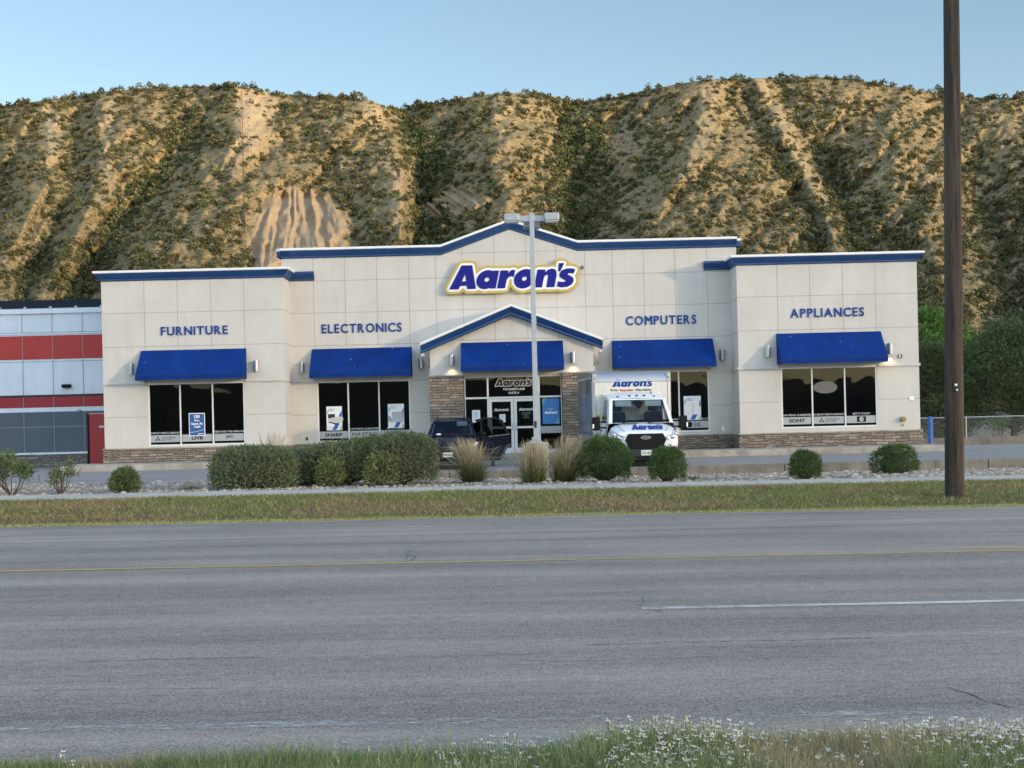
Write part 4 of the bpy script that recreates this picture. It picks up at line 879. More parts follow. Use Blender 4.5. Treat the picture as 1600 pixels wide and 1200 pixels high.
# ---- box truck, nose towards the road
truck = empty('box_truck', (4.08, 43.1, -.13), 'white delivery box truck with blue lettering parked nose out in front of the shop', 'truck')
def tb(mb, name, m, par=None, **k):
    mb.v = [(v[0] * 1.06, v[1], v[2]) for v in mb.v]; return mb.build(name, m, par or truck, world=False, **k)
cab = MB()
st = [(.02, [(0, .50), (.62, .50), (.80, .56), (.84, .80), (.80, .98), (.55, 1.06), (0, 1.08)]),
      (.10, [(0, .48), (.78, .48), (.92, .56), (.955, .80), (.92, 1.04), (.62, 1.12), (0, 1.14)]),
      (.32, [(0, .46), (.92, .46), (1.00, .60), (1.02, .85), (.97, 1.12), (.66, 1.22), (0, 1.24)]),
      (.80, [(0, .44), (.98, .44), (1.03, .62), (1.035, .95), (.96, 1.26), (.66, 1.36), (0, 1.37)]),
      (1.02, [(0, .44), (.98, .44), (1.03, .62), (1.035, 1.0), (.95, 1.33), (.66, 1.41), (0, 1.42)])]
loft_half(cab, st)
o = tb(cab, 'cab_body', M['truck_white']); weld(o, sub=1, ang=50)
cs = MB()                                             # upper cab: pillars, roof, doors, back wall
bl, br, tr, tl = (-.96, .92, 1.36), (.96, .92, 1.36), (.84, 1.62, 2.14), (-.84, 1.62, 2.14)
wi = ring_frame(cs, (bl, br, tr, tl), (.055, .055, .03, .05))
ys_ = (1.62, 1.85, 2.35, 2.75); rz = (2.14, 2.27, 2.33, 2.34)
for i in range(3):
    for s in (1, -1):
        cs.quad((0, ys_[i], rz[i] + .02), (0, ys_[i + 1], rz[i + 1] + .02), (s * .70, ys_[i + 1], rz[i + 1]), (s * .70, ys_[i], rz[i] if i else 2.14))
        cs.quad((s * .70, ys_[i], rz[i]), (s * .70, ys_[i + 1], rz[i + 1]), (s * .86, ys_[i + 1], rz[i + 1] - .12), (s * .84, ys_[i], rz[i] - (.12 if i else 0)))
sides = {}
for s in (1, -1):
    cs.quad((s * .96, .92, 1.36), (s * .84, 1.62, 2.14), (s * .86, 1.85, 2.15), (s * .98, 1.25, 1.36))
    sides[s] = ring_frame(cs, ((s * .98, 1.25, 1.36), (s * 1.0, 2.45, 1.36), (s * .88, 2.45, 2.2), (s * .86, 1.85, 2.15)), (.03, .06, .02, .06))
    cs.quad((s * 1.0, 2.45, 1.36), (s * 1.0, 2.75, 1.36), (s * .88, 2.75, 2.22), (s * .88, 2.45, 2.2))
    cs.quad((s * 1.03, 1.02, .44), (s * 1.03, 2.75, .44), (s * 1.035, 2.75, 1.0), (s * 1.035, 1.02, 1.0)); cs.quad((s * 1.035, 1.02, 1.0), (s * 1.035, 2.75, 1.0), (s * .98, 2.75, 1.36), (s * .96, .92, 1.36))
cs.quad((-1.0, 2.75, .44), (1.0, 2.75, .44), (.9, 2.75, 2.34), (-.9, 2.75, 2.34))
weld(tb(cs, 'cab_shell', M['truck_white'], fix=True), ang=40)
tb(MB().quad(*wi), 'windshield', M['carglass'], fix=False)
for s in (1, -1): tb(MB().quad(*[Vector(p) + Vector((s * .004, 0, 0)) for p in sides[s]]), 'side_window', M['tinted'], fix=False)
ins = MB()
for x in (-.55, .55): ins.box(x - .26, x + .26, 2.15, 2.35, 1.0, 1.72).box(x - .15, x + .15, 2.17, 2.30, 1.74, 1.95).box(x - .27, x + .27, 1.6, 2.2, .85, 1.05)
tb(ins, 'seat', M['seat'], bevel=.06)
tb(MB().add([(-.93, .98, 1.345), (.93, .98, 1.345), (.93, 1.5, 1.46), (-.93, 1.5, 1.46), (-.93, 1.5, .8), (.93, 1.5, .8)], [(0, 1, 2, 3), (3, 2, 5, 4)]), 'dashboard', M['black'], fix=False)
tb(MB().tube([(.52 + .19 * math.cos(k * .3307), 1.52 + .05 * math.sin(k * .3307), 1.46 + .16 * math.sin(k * .3307)) for k in range(20)], .018, 6), 'steering_wheel', M['black'])
tb(MB().box(-.9, .9, 2.68, 2.73, .9, 2.3), 'rear_lining', flat('pale_lining', (.62, .64, .60), .9))
vis = MB()
for x0, x1 in ((-.68, -.20), (.22, .70)): vis.add([(x0, 1.50, 1.90), (x1, 1.50, 1.90), (x1, 1.63, 2.10), (x0, 1.63, 2.10), (x0, 1.53, 1.90), (x1, 1.53, 1.90)], [(0, 1, 2, 3), (0, 1, 5, 4)])
tb(vis, 'sun_visor', flat('visor_grey', (.55, .58, .56), .8), fix=False)
sk = MB()
for x in (-.52, .36, .56): sk.box(x - .07, x + .07, 1.545, 1.55, 1.985, 2.03)
tb(sk, 'visor_label', M['white'])
tb(MB().add([(-.17, 1.55, 2.05), (.17, 1.55, 2.05), (.05, 1.38, 1.83), (-.05, 1.38, 1.83)], [(0, 1, 2, 3)]), 'sensor_cover', M['black'], fix=False)
wpm = MB(); wpm.tube([(-.55, .90, 1.385), (-.1, .94, 1.43), (.05, 1.0, 1.47)], .012, 5).tube([(.2, .90, 1.385), (.65, .94, 1.42), (.85, .99, 1.46)], .012, 5).box(-.9, .9, .84, .93, 1.345, 1.372)
tb(wpm, 'wiper', M['black'])
# grille, lamps, bumper
hexg = [(-.60, .86), (-.50, 1.05), (.50, 1.05), (.60, .86), (.47, .57), (-.47, .57)]
gr = tb(MB().prism(hexg, -.03, .10), 'grille', M['black'], bevel=.015)
gb = MB()
for k in range(5): z = .64 + k * .08; wv = .50 + min(z - .57, .29) * .3 - max(0, z - .86) * .5 - .04; gb.box(-wv, wv, -.045, -.03, z, z + .03)
for x in (-.40, .40): gb.add([(x - .02 * (1 if x > 0 else -1), -.05, .60), (x + .02 * (1 if x > 0 else -1), -.05, .60), (x * 1.12 + .02, -.05, 1.02), (x * 1.12 - .02, -.05, 1.02)], [(0, 1, 2, 3)])
tb(gb, 'grille_bar', flat('grille_black', (.014, .0145, .016), .7, spec=.15), gr)
em = MB(); em.prism([(.15 * math.cos(k * .2618), .93 + .058 * math.sin(k * .2618)) for k in range(24)], -.060, -.03); eo = tb(em, 'oval_emblem', M['chrome'])
em = MB(); em.prism([(.132 * math.cos(k * .2618), .93 + .046 * math.sin(k * .2618)) for k in range(24)], -.064, -.060); tb(em, 'emblem_face', flat('emblem_blue', (.03, .05, .12), .3), eo)
em = MB(); fit_text(em, 'Ford', 0, .905, .05, -.064, depth=.004, shear=.3, stretch=1.3); tb(em, 'emblem_lettering', M['chrome'], eo, fix=False)
for s in (-1, 1):
    hl = MB(); hp = [(s * x, z) for x, z in ((.60, .97), (.66, .85), (.90, .84), (.985, .92), (1.00, 1.20), (.93, 1.16), (.75, 1.02))]
    yy = lambda x: .0 + .26 * max(0, (abs(x) - .62) / .38) ** 1.3
    hl.prism(hp, -.03, .16, fn=lambda x, y, z: (x, y + yy(x), z)); h_ = tb(hl, 'headlight', M['headlamp'], bevel=.01)
    tb(MB().ell((s * .80, .06, .93), (.075, .05, .065), 14, 8).ell((s * .90, .12, 1.03), (.05, .04, .05), 12, 8), 'lens', M['chrome'], h_, smooth=True)
bp = MB(); loft_half(bp, [(-.06, [(0, .26), (.62, .26), (.74, .34), (.76, .52), (.62, .57), (0, .57)]), (.06, [(0, .22), (.86, .22), (.96, .32), (.98, .55), (.86, .60), (0, .60)]), (.40, [(0, .22), (.98, .22), (1.05, .32), (1.05, .60), (1.0, .64), (0, .64)]), (.62, [(0, .24), (1.0, .24), (1.05, .34), (1.05, .56), (1.0, .58), (0, .58)])])
weld(tb(bp, 'bumper', M['dgrey']), ang=40)
tb(MB().box(-.55, .55, -.075, -.05, .28, .36).box(-.9, .9, .1, .5, .05, .22), 'lower_intake', M['black'], bevel=.01)
pl_ = tb(MB().box(-.155, .155, -.085, -.065, .385, .545), 'licence_plate', M['plate'], bevel=.008)
m = MB(); fit_text(m, 'LXG-825', 0, .425, .075, -.086, depth=.004, offset=.02); tb(m, 'plate_lettering', flat('plate_green', (.04, .12, .08), .5), pl_, fix=False)
for x in (-.58, -.22, 0, .22, .52): tb(MB().ell((x, 1.75 + .0, 2.235 - .03 * (abs(x) > .5)), (.045, .06, .035), 10, 6), 'marker_light', flat('marker_amber', (.10, .05, .035), .4), smooth=True)
tb(MB().box(.44, .47, 1.9, 1.93, 2.26, 2.36), 'antenna_base', M['black'])
# vents on the hood, hood lettering
for x0, x1 in ((-.52, -.12), (.17, .56)): tb(MB().add([(x0, .70, 1.352), (x1, .70, 1.352), (x1, .76, 1.372), (x0, .76, 1.372)], [(0, 1, 2, 3)]), 'hood_vent', M['black'], fix=False)
for s in (-1, 1):
    tb(MB().tube([(s * .60, .10, 1.13), (s * .70, .30, 1.215), (s * .76, .62, 1.315), (s * .82, .90, 1.39)], .007, 5), 'hood_seam', M['black'])
    tb(MB().tube([(s * 1.036, 1.22, .55), (s * 1.037, 1.22, 1.0), (s * .985, 1.24, 1.36)], .006, 5).tube([(s * 1.036, 2.5, .55), (s * 1.037, 2.5, 1.0), (s * 1.002, 2.5, 1.36), (s * .885, 2.5, 2.2)], .006, 5), 'door_seam', M['black'])
    tb(MB().box(s * 1.04 - .012, s * 1.04 + .012, 2.2, 2.38, 1.12, 1.16), 'door_handle', M['black'])
def hood(x, y, z):                                    # wrap lettering on the slope of the hood
    t = (z - 1.13) / .17; return (x, .115 + .50 * t - .0 * y, 1.145 + .165 * t + (.012 - y) * .5 + .01)
m = MB()
logo_h = .17
for p, ho in LOGO_GLYPHS:
    q = [(-.37 + a * .18 * .97, 1.145 + b * .15) for a, b in p]; hq = [(-.37 + a * .18 * .97, 1.145 + b * .15) for a, b in ho] if ho else None
    m.prism(q, -.010, .0, hole=hq, fn=hood)
tb(m, 'hood_lettering', M['letter'], fix=False)
# mirrors
for s in (-1, 1):
    mm = MB(); mm.bar((s * 1.0, 1.30, 1.42), (s * 1.22, 1.22, 1.42), .06, .05).bar((s * 1.0, 1.30, 1.24), (s * 1.22, 1.22, 1.24), .06, .05)
    a_ = tb(mm, 'mirror_arm', M['black'])
    tb(MB().box(s * 1.30 - .115, s * 1.30 + .115, 1.12, 1.30, 1.16, 1.58), 'mirror', M['black'], bevel=.04)
    tb(MB().box(s * 1.40 - .02, s * 1.40 + .025, 1.10, 1.16, 1.22, 1.36), 'turn_signal', M['white'], bevel=.01)
wheel(truck, -.89, .98, .355, .22, M['alu']); wheel(truck, .89, .98, .355, .22, M['alu'])
for s in (-1, 1): wheel(truck, s * .88, 5.4, .355, .34, M['alu'])
tb(MB().box(-.4, .4, .3, 7.2, .35, .55).box(-.9, .9, .7, 1.3, .32, .40), 'chassis', M['black'])
# cargo box
B0, B1, BW, BZ0, BZ1 = 2.85, 7.55, 1.20, .85, 3.06
bx = MB().box(-BW, BW, B0 + .25, B1, BZ0, BZ1 - .02)
bo = tb(bx, 'cargo_box', M['truck_white'], bevel=.02)
fb = MB(); fb.box(-BW + .1, BW - .1, B0, B0 + .25, BZ0, BZ1 - .32); tb(fb, 'front_panel', mat('box_front', (.66, .63, .57), .55, .06, 6), bevel=.01)
rc = MB(); prof = [(B0 - .01 + .34 * (1 - math.cos(a)), BZ1 - .34 + .34 * math.sin(a)) for a in [k * math.pi / 16 for k in range(9)]] + [(B0 + .34, BZ1 - .36), (B0 + .0, BZ1 - .36)]
n = len(prof); rc.add([(x, y, z) for x in (-BW - .01, BW + .01) for y, z in prof], [(k, (k + 1) % n, n + (k + 1) % n, n + k) for k in range(n)] + [tuple(range(n)), tuple(range(n, 2 * n))[::-1]])
tb(rc, 'roof_edge_trim', M['alu'])
for s in (-1, 1):
    cp = MB(); cp.tube([(s * (BW - .07), B0 + .09, BZ0), (s * (BW - .07), B0 + .09, BZ1 - .30)], .10, 16); cp.box(s * (BW - .05) - .06, s * (BW - .05) + .06, B0 - .03, B0 + .3, BZ1 - .36, BZ1 - .08)
    tb(cp, 'corner_post', M['alu'])
    tb(MB().tube([(s * (BW - .06), B0 - .06, BZ1 - .22), (s * (BW - .06), B0 - .02, BZ1 - .22)], .025, 10), 'clearance_light', flat('lamp_amber', (.3, .12, .03), .4))
sdp = MB().box(-BW - .012, -BW - .003, B0 + .45, B1 - .12, BZ0 + .12, BZ1 - .22)
sg_ = tb(sdp, 'side_graphic', mat('side_print', (.05, .06, .07), .35, .6, 1.1, col2=(.22, .25, .28), coat=.2, stretch=(1, 1.4, .5)))
tb(MB().box(-BW - .02, -BW - .004, B0 + .28, B1, BZ1 - .16, BZ1 - .03).box(-BW - .02, -BW - .004, B0 + .28, B1, BZ0, BZ0 + .1), 'side_rail', M['alu'])
m = MB(); logo(m, .02, 2.545, 1.26, B0 - .001, .005); tb(m, 'box_lettering', M['letter'], fix=False)
m = MB(); text(m, 'Easy.', -.66, -.40, 2.40, 2.475, B0 - .001, .005, 0, .03, 2); text(m, 'Affordable.', .10, .62, 2.40, 2.475, B0 - .001, .005, 0, .03, 2); tb(m, 'slogan_lettering', flat('slogan_dark', (.04, .045, .07), .5), fix=False)
m = MB(); text(m, 'Beautiful.', -.36, .06, 2.40, 2.475, B0 - .001, .005, 0, .03, 2); tb(m, 'slogan_lettering', flat('slogan_red', (.42, .03, .03), .5), fix=False)
ys2 = tb(MB().box(-1.14, -1.01, B0 - .03, B0 - .02, 1.50, 1.64), 'yellow_label', flat('label_yellow', (.55, .40, .03), .5))
tb(MB().prism([(-1.075 + .035 * math.cos(k * .5236), 1.57 + .035 * math.sin(k * .5236)) for k in range(12)], B0 - .035, B0 - .03), 'label_dot', M['black'], ys2)
truck.rotation_euler.z = R(3.2)

# ---- dark SUV with an open rear door
suv = empty('suv', (-1.93, 44.05, -.15), 'dark navy SUV parked nose out with its rear side door swung open', 'car')
def sb(mb, name, m, par=None, **k): return mb.build(name, m, par or suv, world=False, **k)
st = [(.0, [(0, .30), (.50, .30), (.62, .44), (.62, .60), (.56, .72), (.3, .76), (0, .77)]),
      (.12, [(0, .22), (.72, .22), (.82, .42), (.82, .66), (.72, .82), (.4, .87), (0, .88)]),
      (.45, [(0, .20), (.84, .20), (.90, .46), (.90, .78), (.78, .95), (.42, 1.01), (0, 1.02)]),
      (1.15, [(0, .20), (.86, .20), (.915, .50), (.91, .90), (.80, 1.05), (.42, 1.10), (0, 1.11)]),
      (2.25, [(0, .20), (.86, .20), (.92, .50), (.915, .92), (.84, 1.06), (.42, 1.07), (0, 1.07)]),
      (3.22, [(0, .20), (.86, .20), (.92, .52), (.915, .96), (.84, 1.10), (.42, 1.08), (0, 1.08)]),
      (4.10, [(0, .22), (.86, .22), (.91, .54), (.90, .98), (.80, 1.12), (.42, 1.12), (0, 1.12)]),
      (4.48, [(0, .30), (.70, .30), (.78, .56), (.78, .95), (.66, 1.06), (.36, 1.08), (0, 1.08)])]
b_ = MB(); loft_half(b_, st, skip=lambda i, j, s: s > 0 and i == 4 and j in (2, 3)); weld(sb(b_, 'body', M['navy']), sub=1, ang=50)
cb_ = MB()
wi = ring_frame(cb_, ((-.78, 1.08, 1.085), (.78, 1.08, 1.085), (.60, 1.86, 1.56), (-.60, 1.86, 1.56)), (.05, .05, .02, .05))
ry = (1.86, 2.2, 3.2, 3.95); rzz = (1.56, 1.64, 1.66, 1.60)
for i in range(3):
    for s in (1, -1):
        cb_.quad((0, ry[i], rzz[i] + .025 * (i > 0)), (0, ry[i + 1], rzz[i + 1] + .025), (s * .5, ry[i + 1], rzz[i + 1]), (s * .5, ry[i], rzz[i]))
        cb_.quad((s * .5, ry[i], rzz[i]), (s * .5, ry[i + 1], rzz[i + 1]), (s * .63, ry[i + 1], rzz[i + 1] - .07), (s * .60, ry[i], rzz[i] - (.07 if i else 0)))
sd_ = []
for s in (1, -1):
    cb_.quad((s * .78, 1.08, 1.085), (s * .60, 1.86, 1.56), (s * .62, 2.0, 1.55), (s * .80, 1.3, 1.085))
    for a, b, c, d in ((1.3, 2.25, 2.0, 2.25), (2.25, 3.22, 2.25, 3.22), (3.22, 4.1, 3.22, 3.8)):
        q = ((s * .82, a, 1.075), (s * .82, b, 1.075), (s * .62, d, 1.575), (s * .62, c, 1.56))
        if s > 0 and a == 2.25: continue
        sd_.append((s, ring_frame(cb_, q, (.07, .07, .06, .08))))
cb_.quad((-.62, 3.95, 1.60), (.62, 3.95, 1.60), (.72, 4.42, 1.08), (-.72, 4.42, 1.08))
for s in (1, -1): cb_.quad((s * .62, 3.8, 1.56), (s * .62, 3.95, 1.58), (s * .72, 4.42, 1.08), (s * .82, 4.1, 1.08))
weld(sb(cb_, 'cabin', M['navy']), ang=40)
sb(MB().quad(*wi), 'windshield', M['carglass'], fix=False)
for s, q in sd_: sb(MB().quad(*[Vector(p) + Vector((s * .004, 0, 0)) for p in q]), 'side_window', M['tinted'], fix=False)
ins = MB()
for x in (-.38, .38): ins.box(x - .23, x + .23, 2.0, 2.2, .55, 1.15).box(x - .12, x + .12, 2.05, 2.15, 1.17, 1.38)
ins.box(-.62, .62, 2.9, 3.1, .5, 1.15); sb(ins, 'seat', M['seat'], bevel=.05)
sb(MB().box(-.76, .76, 1.16, 1.55, .9, 1.10), 'dashboard', M['black'], bevel=.04)
sb(MB().box(.16, .50, 1.80, 1.82, 1.40, 1.53), 'sun_visor', flat('visor_pale', (.50, .56, .53), .8), bevel=.03)
sb(MB().box(-.03, .03, 1.70, 1.74, 1.43, 1.50), 'rear_view_mirror', M['black'])
sb(MB().tube([(-.66, 1.30, 1.10), (-.57, 1.78, 1.46)], .022, 6).tube([(.66, 1.30, 1.10), (.57, 1.78, 1.46)], .022, 6), 'pillar_trim', flat('trim_pale', (.42, .46, .46), .7))
sb(MB().ell((-.42, 1.22, 1.13), (.10, .08, .05), 8, 5), 'crumpled_paper', M['paper'])
sb(MB().box(-.50, .50, -.03, .06, .63, .72), 'grille', M['black'], bevel=.02)
sb(MB().box(-.52, .52, -.035, .05, .735, .755).box(-.42, .42, -.04, .05, .665, .68), 'grille_trim', M['chrome'])
em = MB(); em.prism([(.10 * math.cos(k * .2618), .745 + .04 * math.sin(k * .2618)) for k in range(24)], -.055, -.03); eo = sb(em, 'oval_emblem', M['chrome'])
sb(MB().box(-.58, .58, -.03, .08, .36, .52), 'lower_intake', M['black'], bevel=.03)
sb(MB().box(-.60, .60, -.02, .1, .24, .31), 'skid_plate', M['dgrey'], bevel=.02)
p_ = sb(MB().box(-.255, .055, -.065, -.03, .44, .59), 'licence_plate', M['plate'], bevel=.008)
m = MB(); fit_text(m, 'BDF-K16', -.1, .48, .075, -.066, depth=.004, offset=.02); sb(m, 'plate_lettering', flat('plate_ink', (.06, .10, .16), .5), p_, fix=False)
for s in (-1, 1):
    m = MB(); m.prism([(s * x, z) for x, z in ((.52, .74), (.62, .70), (.78, .74), (.86, .88), (.80, .88), (.62, .80))], -.02, .16, fn=lambda x, y, z: (x, y + .06 + .28 * max(0, (abs(x) - .52) / .34) ** 1.5, z + .015))
    sb(m, 'headlight', flat('lamp_clear', (.62, .65, .66), .15), bevel=.012)
    sb(MB().ell((s * 1.0, 1.42, 1.13), (.11, .07, .075), 14, 8).bar((s * .82, 1.42, 1.06), (s * .97, 1.42, 1.10), .06, .04), 'mirror', M['black'], smooth=True)
    sb(MB().tube([(s * .52, 2.1, 1.67), (s * .54, 3.8, 1.66)], .02, 6), 'roof_rail', M['black'])
    for y in (.92, 3.62):
        wheel(suv, s * .80, y, .35, .23, M['alu'])
        m = MB(); m.tube([(s * .915, y + .42 * math.cos(a), .35 + .42 * math.sin(a)) for a in [k * math.pi / 12 for k in range(13)]], .045, 6); sb(m, 'arch_trim', M['black'])
# the open rear door (local w along the door, hinge at the B-pillar, on the car's left side)
th = R(15); hx, hy = .92, 2.28
def dfn(x, y, z): return (hx + x * math.cos(th) - y * math.sin(th), hy + x * math.sin(th) + y * math.cos(th), z)
m = MB(); low = [(0, .24), (.66, .24), (.72, .32), (.76, .50), (.86, .64), (1.0, .74), (1.03, .98), (1.02, 1.08), (0, 1.00)]
m.prism(low, 0, .10, fn=dfn); dr = sb(m, 'rear_door', M['navy'], bevel=.025)
m = MB(); m.prism([(0, 1.0), (.02, 1.60), (.12, 1.655), (.55, 1.66), (.76, 1.56), (1.02, 1.08)], .02, .08, hole=[(.06, 1.03), (.07, 1.58), (.14, 1.61), (.53, 1.61), (.70, 1.53), (.92, 1.09)], fn=dfn); sb(m, 'window_frame', M['black'], dr)
m = MB().quad(*[dfn(a, .05, b) for a, b in ((.05, 1.02), (.93, 1.08), (.71, 1.54), (.54, 1.62), (.12, 1.62), (.06, 1.58))]); sb(m, 'window', M['privacy'], dr, fix=False)
m = MB(); m.prism([(.28, 1.015), (1.01, 1.085), (1.01, 1.105), (.28, 1.035)], -.012, .0, fn=dfn); sb(m, 'chrome_strip', M['chrome'], dr)
m = MB(); m.prism([(.74, .93), (.92, .95), (.92, .985), (.74, .965)], -.03, -.002, fn=dfn); sb(m, 'handle', M['black'], dr, bevel=.008)
m = MB(); m.prism([(0, .30), (.68, .30), (.74, .36), (0, .36)], -.015, 0, fn=dfn).prism([(.70, .34), (.80, .36), (.83, .52), (.92, .64), (1.03, .72), (1.035, .80), (.90, .74), (.78, .60), (.73, .48)], -.02, -.001, fn=dfn); sb(m, 'door_cladding', flat('cladding_grey', (.06, .062, .066), .6), dr)
m = MB(); m.prism([(.04, .58), (.5, .60), (.72, .70), (.72, .72), (.45, .635), (.04, .61)], -.012, -.001, fn=dfn); sb(m, 'door_crease', flat('crease_grey', (.07, .072, .085), .3), dr)
suv.rotation_euler.z = R(1.0)

# ---- person behind the open door, bending into the car: only a lower leg and shoe show
person = empty('person', (-.72, 46.62, -.16), 'person in dark trousers and black shoes standing behind the open car door', 'person')
def skin_body(name, pts, edges, rad, m, par):
    me = bpy.data.meshes.new(name); me.from_pydata(pts, edges, []); o = link(name, me, m, par)
    sk = o.modifiers.new('skin', 'SKIN'); 
    if not me.skin_vertices: 
        bm = bmesh.new(); bm.from_mesh(me); bm.verts.layers.skin.verify(); bm.to_mesh(me); bm.free()
    for i, r in enumerate(rad): me.skin_vertices[0].data[i].radius = (r, r) if not isinstance(r, tuple) else r
    me.skin_vertices[0].data[0].use_root = True
    sk.use_smooth_shade = True; s_ = o.modifiers.new('subdivision', 'SUBSURF'); s_.levels = 1; s_.render_levels = 1
    return o
P_ = [(0, 0, .92), (-.06, .03, 1.08), (-.16, .05, 1.26), (-.24, .06, 1.36), (-.30, .05, 1.42), (-.37, .02, 1.50),
      (.06, -.10, .88), (.06, -.12, .48), (.07, -.10, .10), (.05, -.20, .05),
      (-.04, .12, .88), (.02, .16, .48), (.05, .18, .10), (.03, .08, .05),
      (-.20, -.13, 1.36), (-.33, -.17, 1.16), (-.52, -.10, 1.06), (-.58, -.09, 1.05),
      (-.24, .23, 1.36), (-.38, .25, 1.16), (-.55, .18, 1.06), (-.61, .17, 1.05)]
E_ = [(0, 1), (1, 2), (2, 3), (3, 4), (4, 5), (0, 6), (6, 7), (7, 8), (8, 9), (0, 10), (10, 11), (11, 12), (12, 13), (3, 14), (14, 15), (15, 16), (16, 17), (3, 18), (18, 19), (19, 20), (20, 21)]
Rr = [.14, .13, .14, .13, .055, .095, .085, .06, .042, .035, .085, .06, .042, .035, .06, .045, .03, .03, .06, .045, .03, .03]
skin_body('body', P_, E_, Rr, M['cloth'], person)
MB().ell((-.375, .02, 1.545), (.10, .095, .085), 12, 8).build('hair', flat('dark_hair', (.02, .015, .012), .7), person, world=False, smooth=True)
for y in (-.16, .12): MB().box(-.00 + .0, .11, y - .16, y + .10, .0, .03).build('shoe_sole', M['poster_white'], person, world=False, bevel=.01)
for y in (-.16, .12): MB().ell((.055, y - .03, .06), (.055, .14, .055), 12, 8).build('shoe', M['black'], person, world=False, smooth=True)

# ------------------------------------------------------------------ street furniture
lp = empty('parking_light', (.64, 38, -.3), 'square grey steel light pole with flat lamp heads rising in front of the entrance', 'lamp post')
cb2 = MB().lathe([(.30, 0), (.31, 1.10), (.28, 1.13)], (.66, 38, -.30), 24); cb2.build('concrete_base', M['concrete'], lp, smooth=False)
MB().box(.47, .79, 37.85, 38.15, .83, .87).build('base_plate', M['galv'], lp)
MB().box(.52, .74, 37.87, 38.13, .87, .97).build('base_cover', M['galv'], lp, bevel=.02)
pm_ = MB(); pm_.add([(.64 + a * wd, 38 + b * wd, z) for z, wd in ((.9, .068), (7.02, .062)) for a, b in ((-1, -1), (1, -1), (1, 1), (-1, 1))], [(0, 1, 5, 4), (1, 2, 6, 5), (2, 3, 7, 6), (3, 0, 4, 7), (4, 5, 6, 7)]); pm_.build('pole', M['galv'], lp, bevel=.008)
MB().box(.575, .585, 37.925, 37.93, 1.2, 1.38).build('hand_hole_cover', M['alu'], lp)
MB().box(.59, .66, 37.915, 37.93, 1.22, 1.40).build('hand_hole', M['dgrey'], lp)
for s in (-1, 1):
    MB().box(min(.64 + s * .06, .64 + s * .36), max(.64 + s * .06, .64 + s * .36), 37.96, 38.04, 6.79, 6.94).build('arm', M['galv'], lp)
    hd = MB().box(min(.64 + s * .34, .64 + s * .74), max(.64 + s * .34, .64 + s * .74), 37.78, 38.22, 6.78, 6.99).build('lamp_head', M['galv'], lp, bevel=.03)
    MB().box(min(.64 + s * .37, .64 + s * .71), max(.64 + s * .37, .64 + s * .71), 37.82, 38.18, 6.762, 6.78).build('lens', M['white'], hd)
MB().box(.60, .68, 38.06, 38.36, 6.72, 6.86).build('arm', M['galv'], lp)
hd = MB().box(.42, .86, 38.34, 38.75, 6.66, 6.87).build('lamp_head', M['galv'], lp, bevel=.03)

up = empty('utility_pole', (8.15, 26, -.1), 'dark weathered wooden utility pole rising from the grass strip', 'utility pole')
ub = MB(); n = 22; rings = 60; vs = []
for i in range(rings + 1):
    z = -.25 + 12.2 * i / rings; r = .176 - .0038 * z - .0000 * z; cx = 8.145 + .0135 * z
    for k in range(n):
        a = 2 * math.pi * k / n; q = r * (1 + .018 * math.sin(5 * a + z * .6) + .012 * math.sin(11 * a - z)); vs.append((cx + q * math.cos(a), 26 + q * math.sin(a), z))
ub.add(vs, [(i * n + k, i * n + (k + 1) % n, (i + 1) * n + (k + 1) % n, (i + 1) * n + k) for i in range(rings) for k in range(n)] + [tuple(rings * n + k for k in range(n))])
mw = mat('creosote_wood', (.010, .009, .009), .9, .5, 1.5, bump=.9, bscale=24, col2=(.095, .068, .050), detail=8, stretch=(6, 6, .22)); mw.name = 'weathered_pole_wood'
ub.build('pole', mw, up, smooth=True)
sc_ = MB(); vr = random.Random(4)
for k in range(46):
    z = vr.uniform(.2, 9.4); a = vr.uniform(-2.2, -.3); r = .178 - .0038 * z; cx = 8.145 + .0135 * z; h_ = vr.uniform(.15, .9)
    w_ = vr.uniform(.004, .010); 
    p = [(cx + r * math.cos(a + dx / r), 26 + r * math.sin(a + dx / r), zz) for dx, zz in ((0, z), (w_, z + h_ * .5), (0, z + h_), (-w_, z + h_ * .5))]
    sc_.quad(*p)
sc_.build('weather_check', M['rubber'], up, fix=False)
MB().box(8.13, 8.17, 25.80, 25.84, 1.95, 1.99).box(8.155, 8.18, 25.80, 25.84, 1.86, 1.89).build('staple_tag', M['white'], up)
cr = MB().box(6.95, 9.65, 25.72, 25.82, 11.2, 11.32); cr.build('crossarm', mw, up)
MB().tube([(8.14, 26.02, 11.2), (8.14, 26.02, 11.9)], .02, 6).build('pole_pin', M['galv'], up)

bo_ = empty('bollard', (14.86, 52.6, -.12), 'blue round steel bollard beside the right corner of the beige shop', 'bollard', grade=True)
MB().lathe([(.088, 0), (.088, 1.19), (.07, 1.225), (.03, 1.24)], (15.62, 52.6, -.14), 20).build('post', M['blue_post'], bo_, smooth=False)

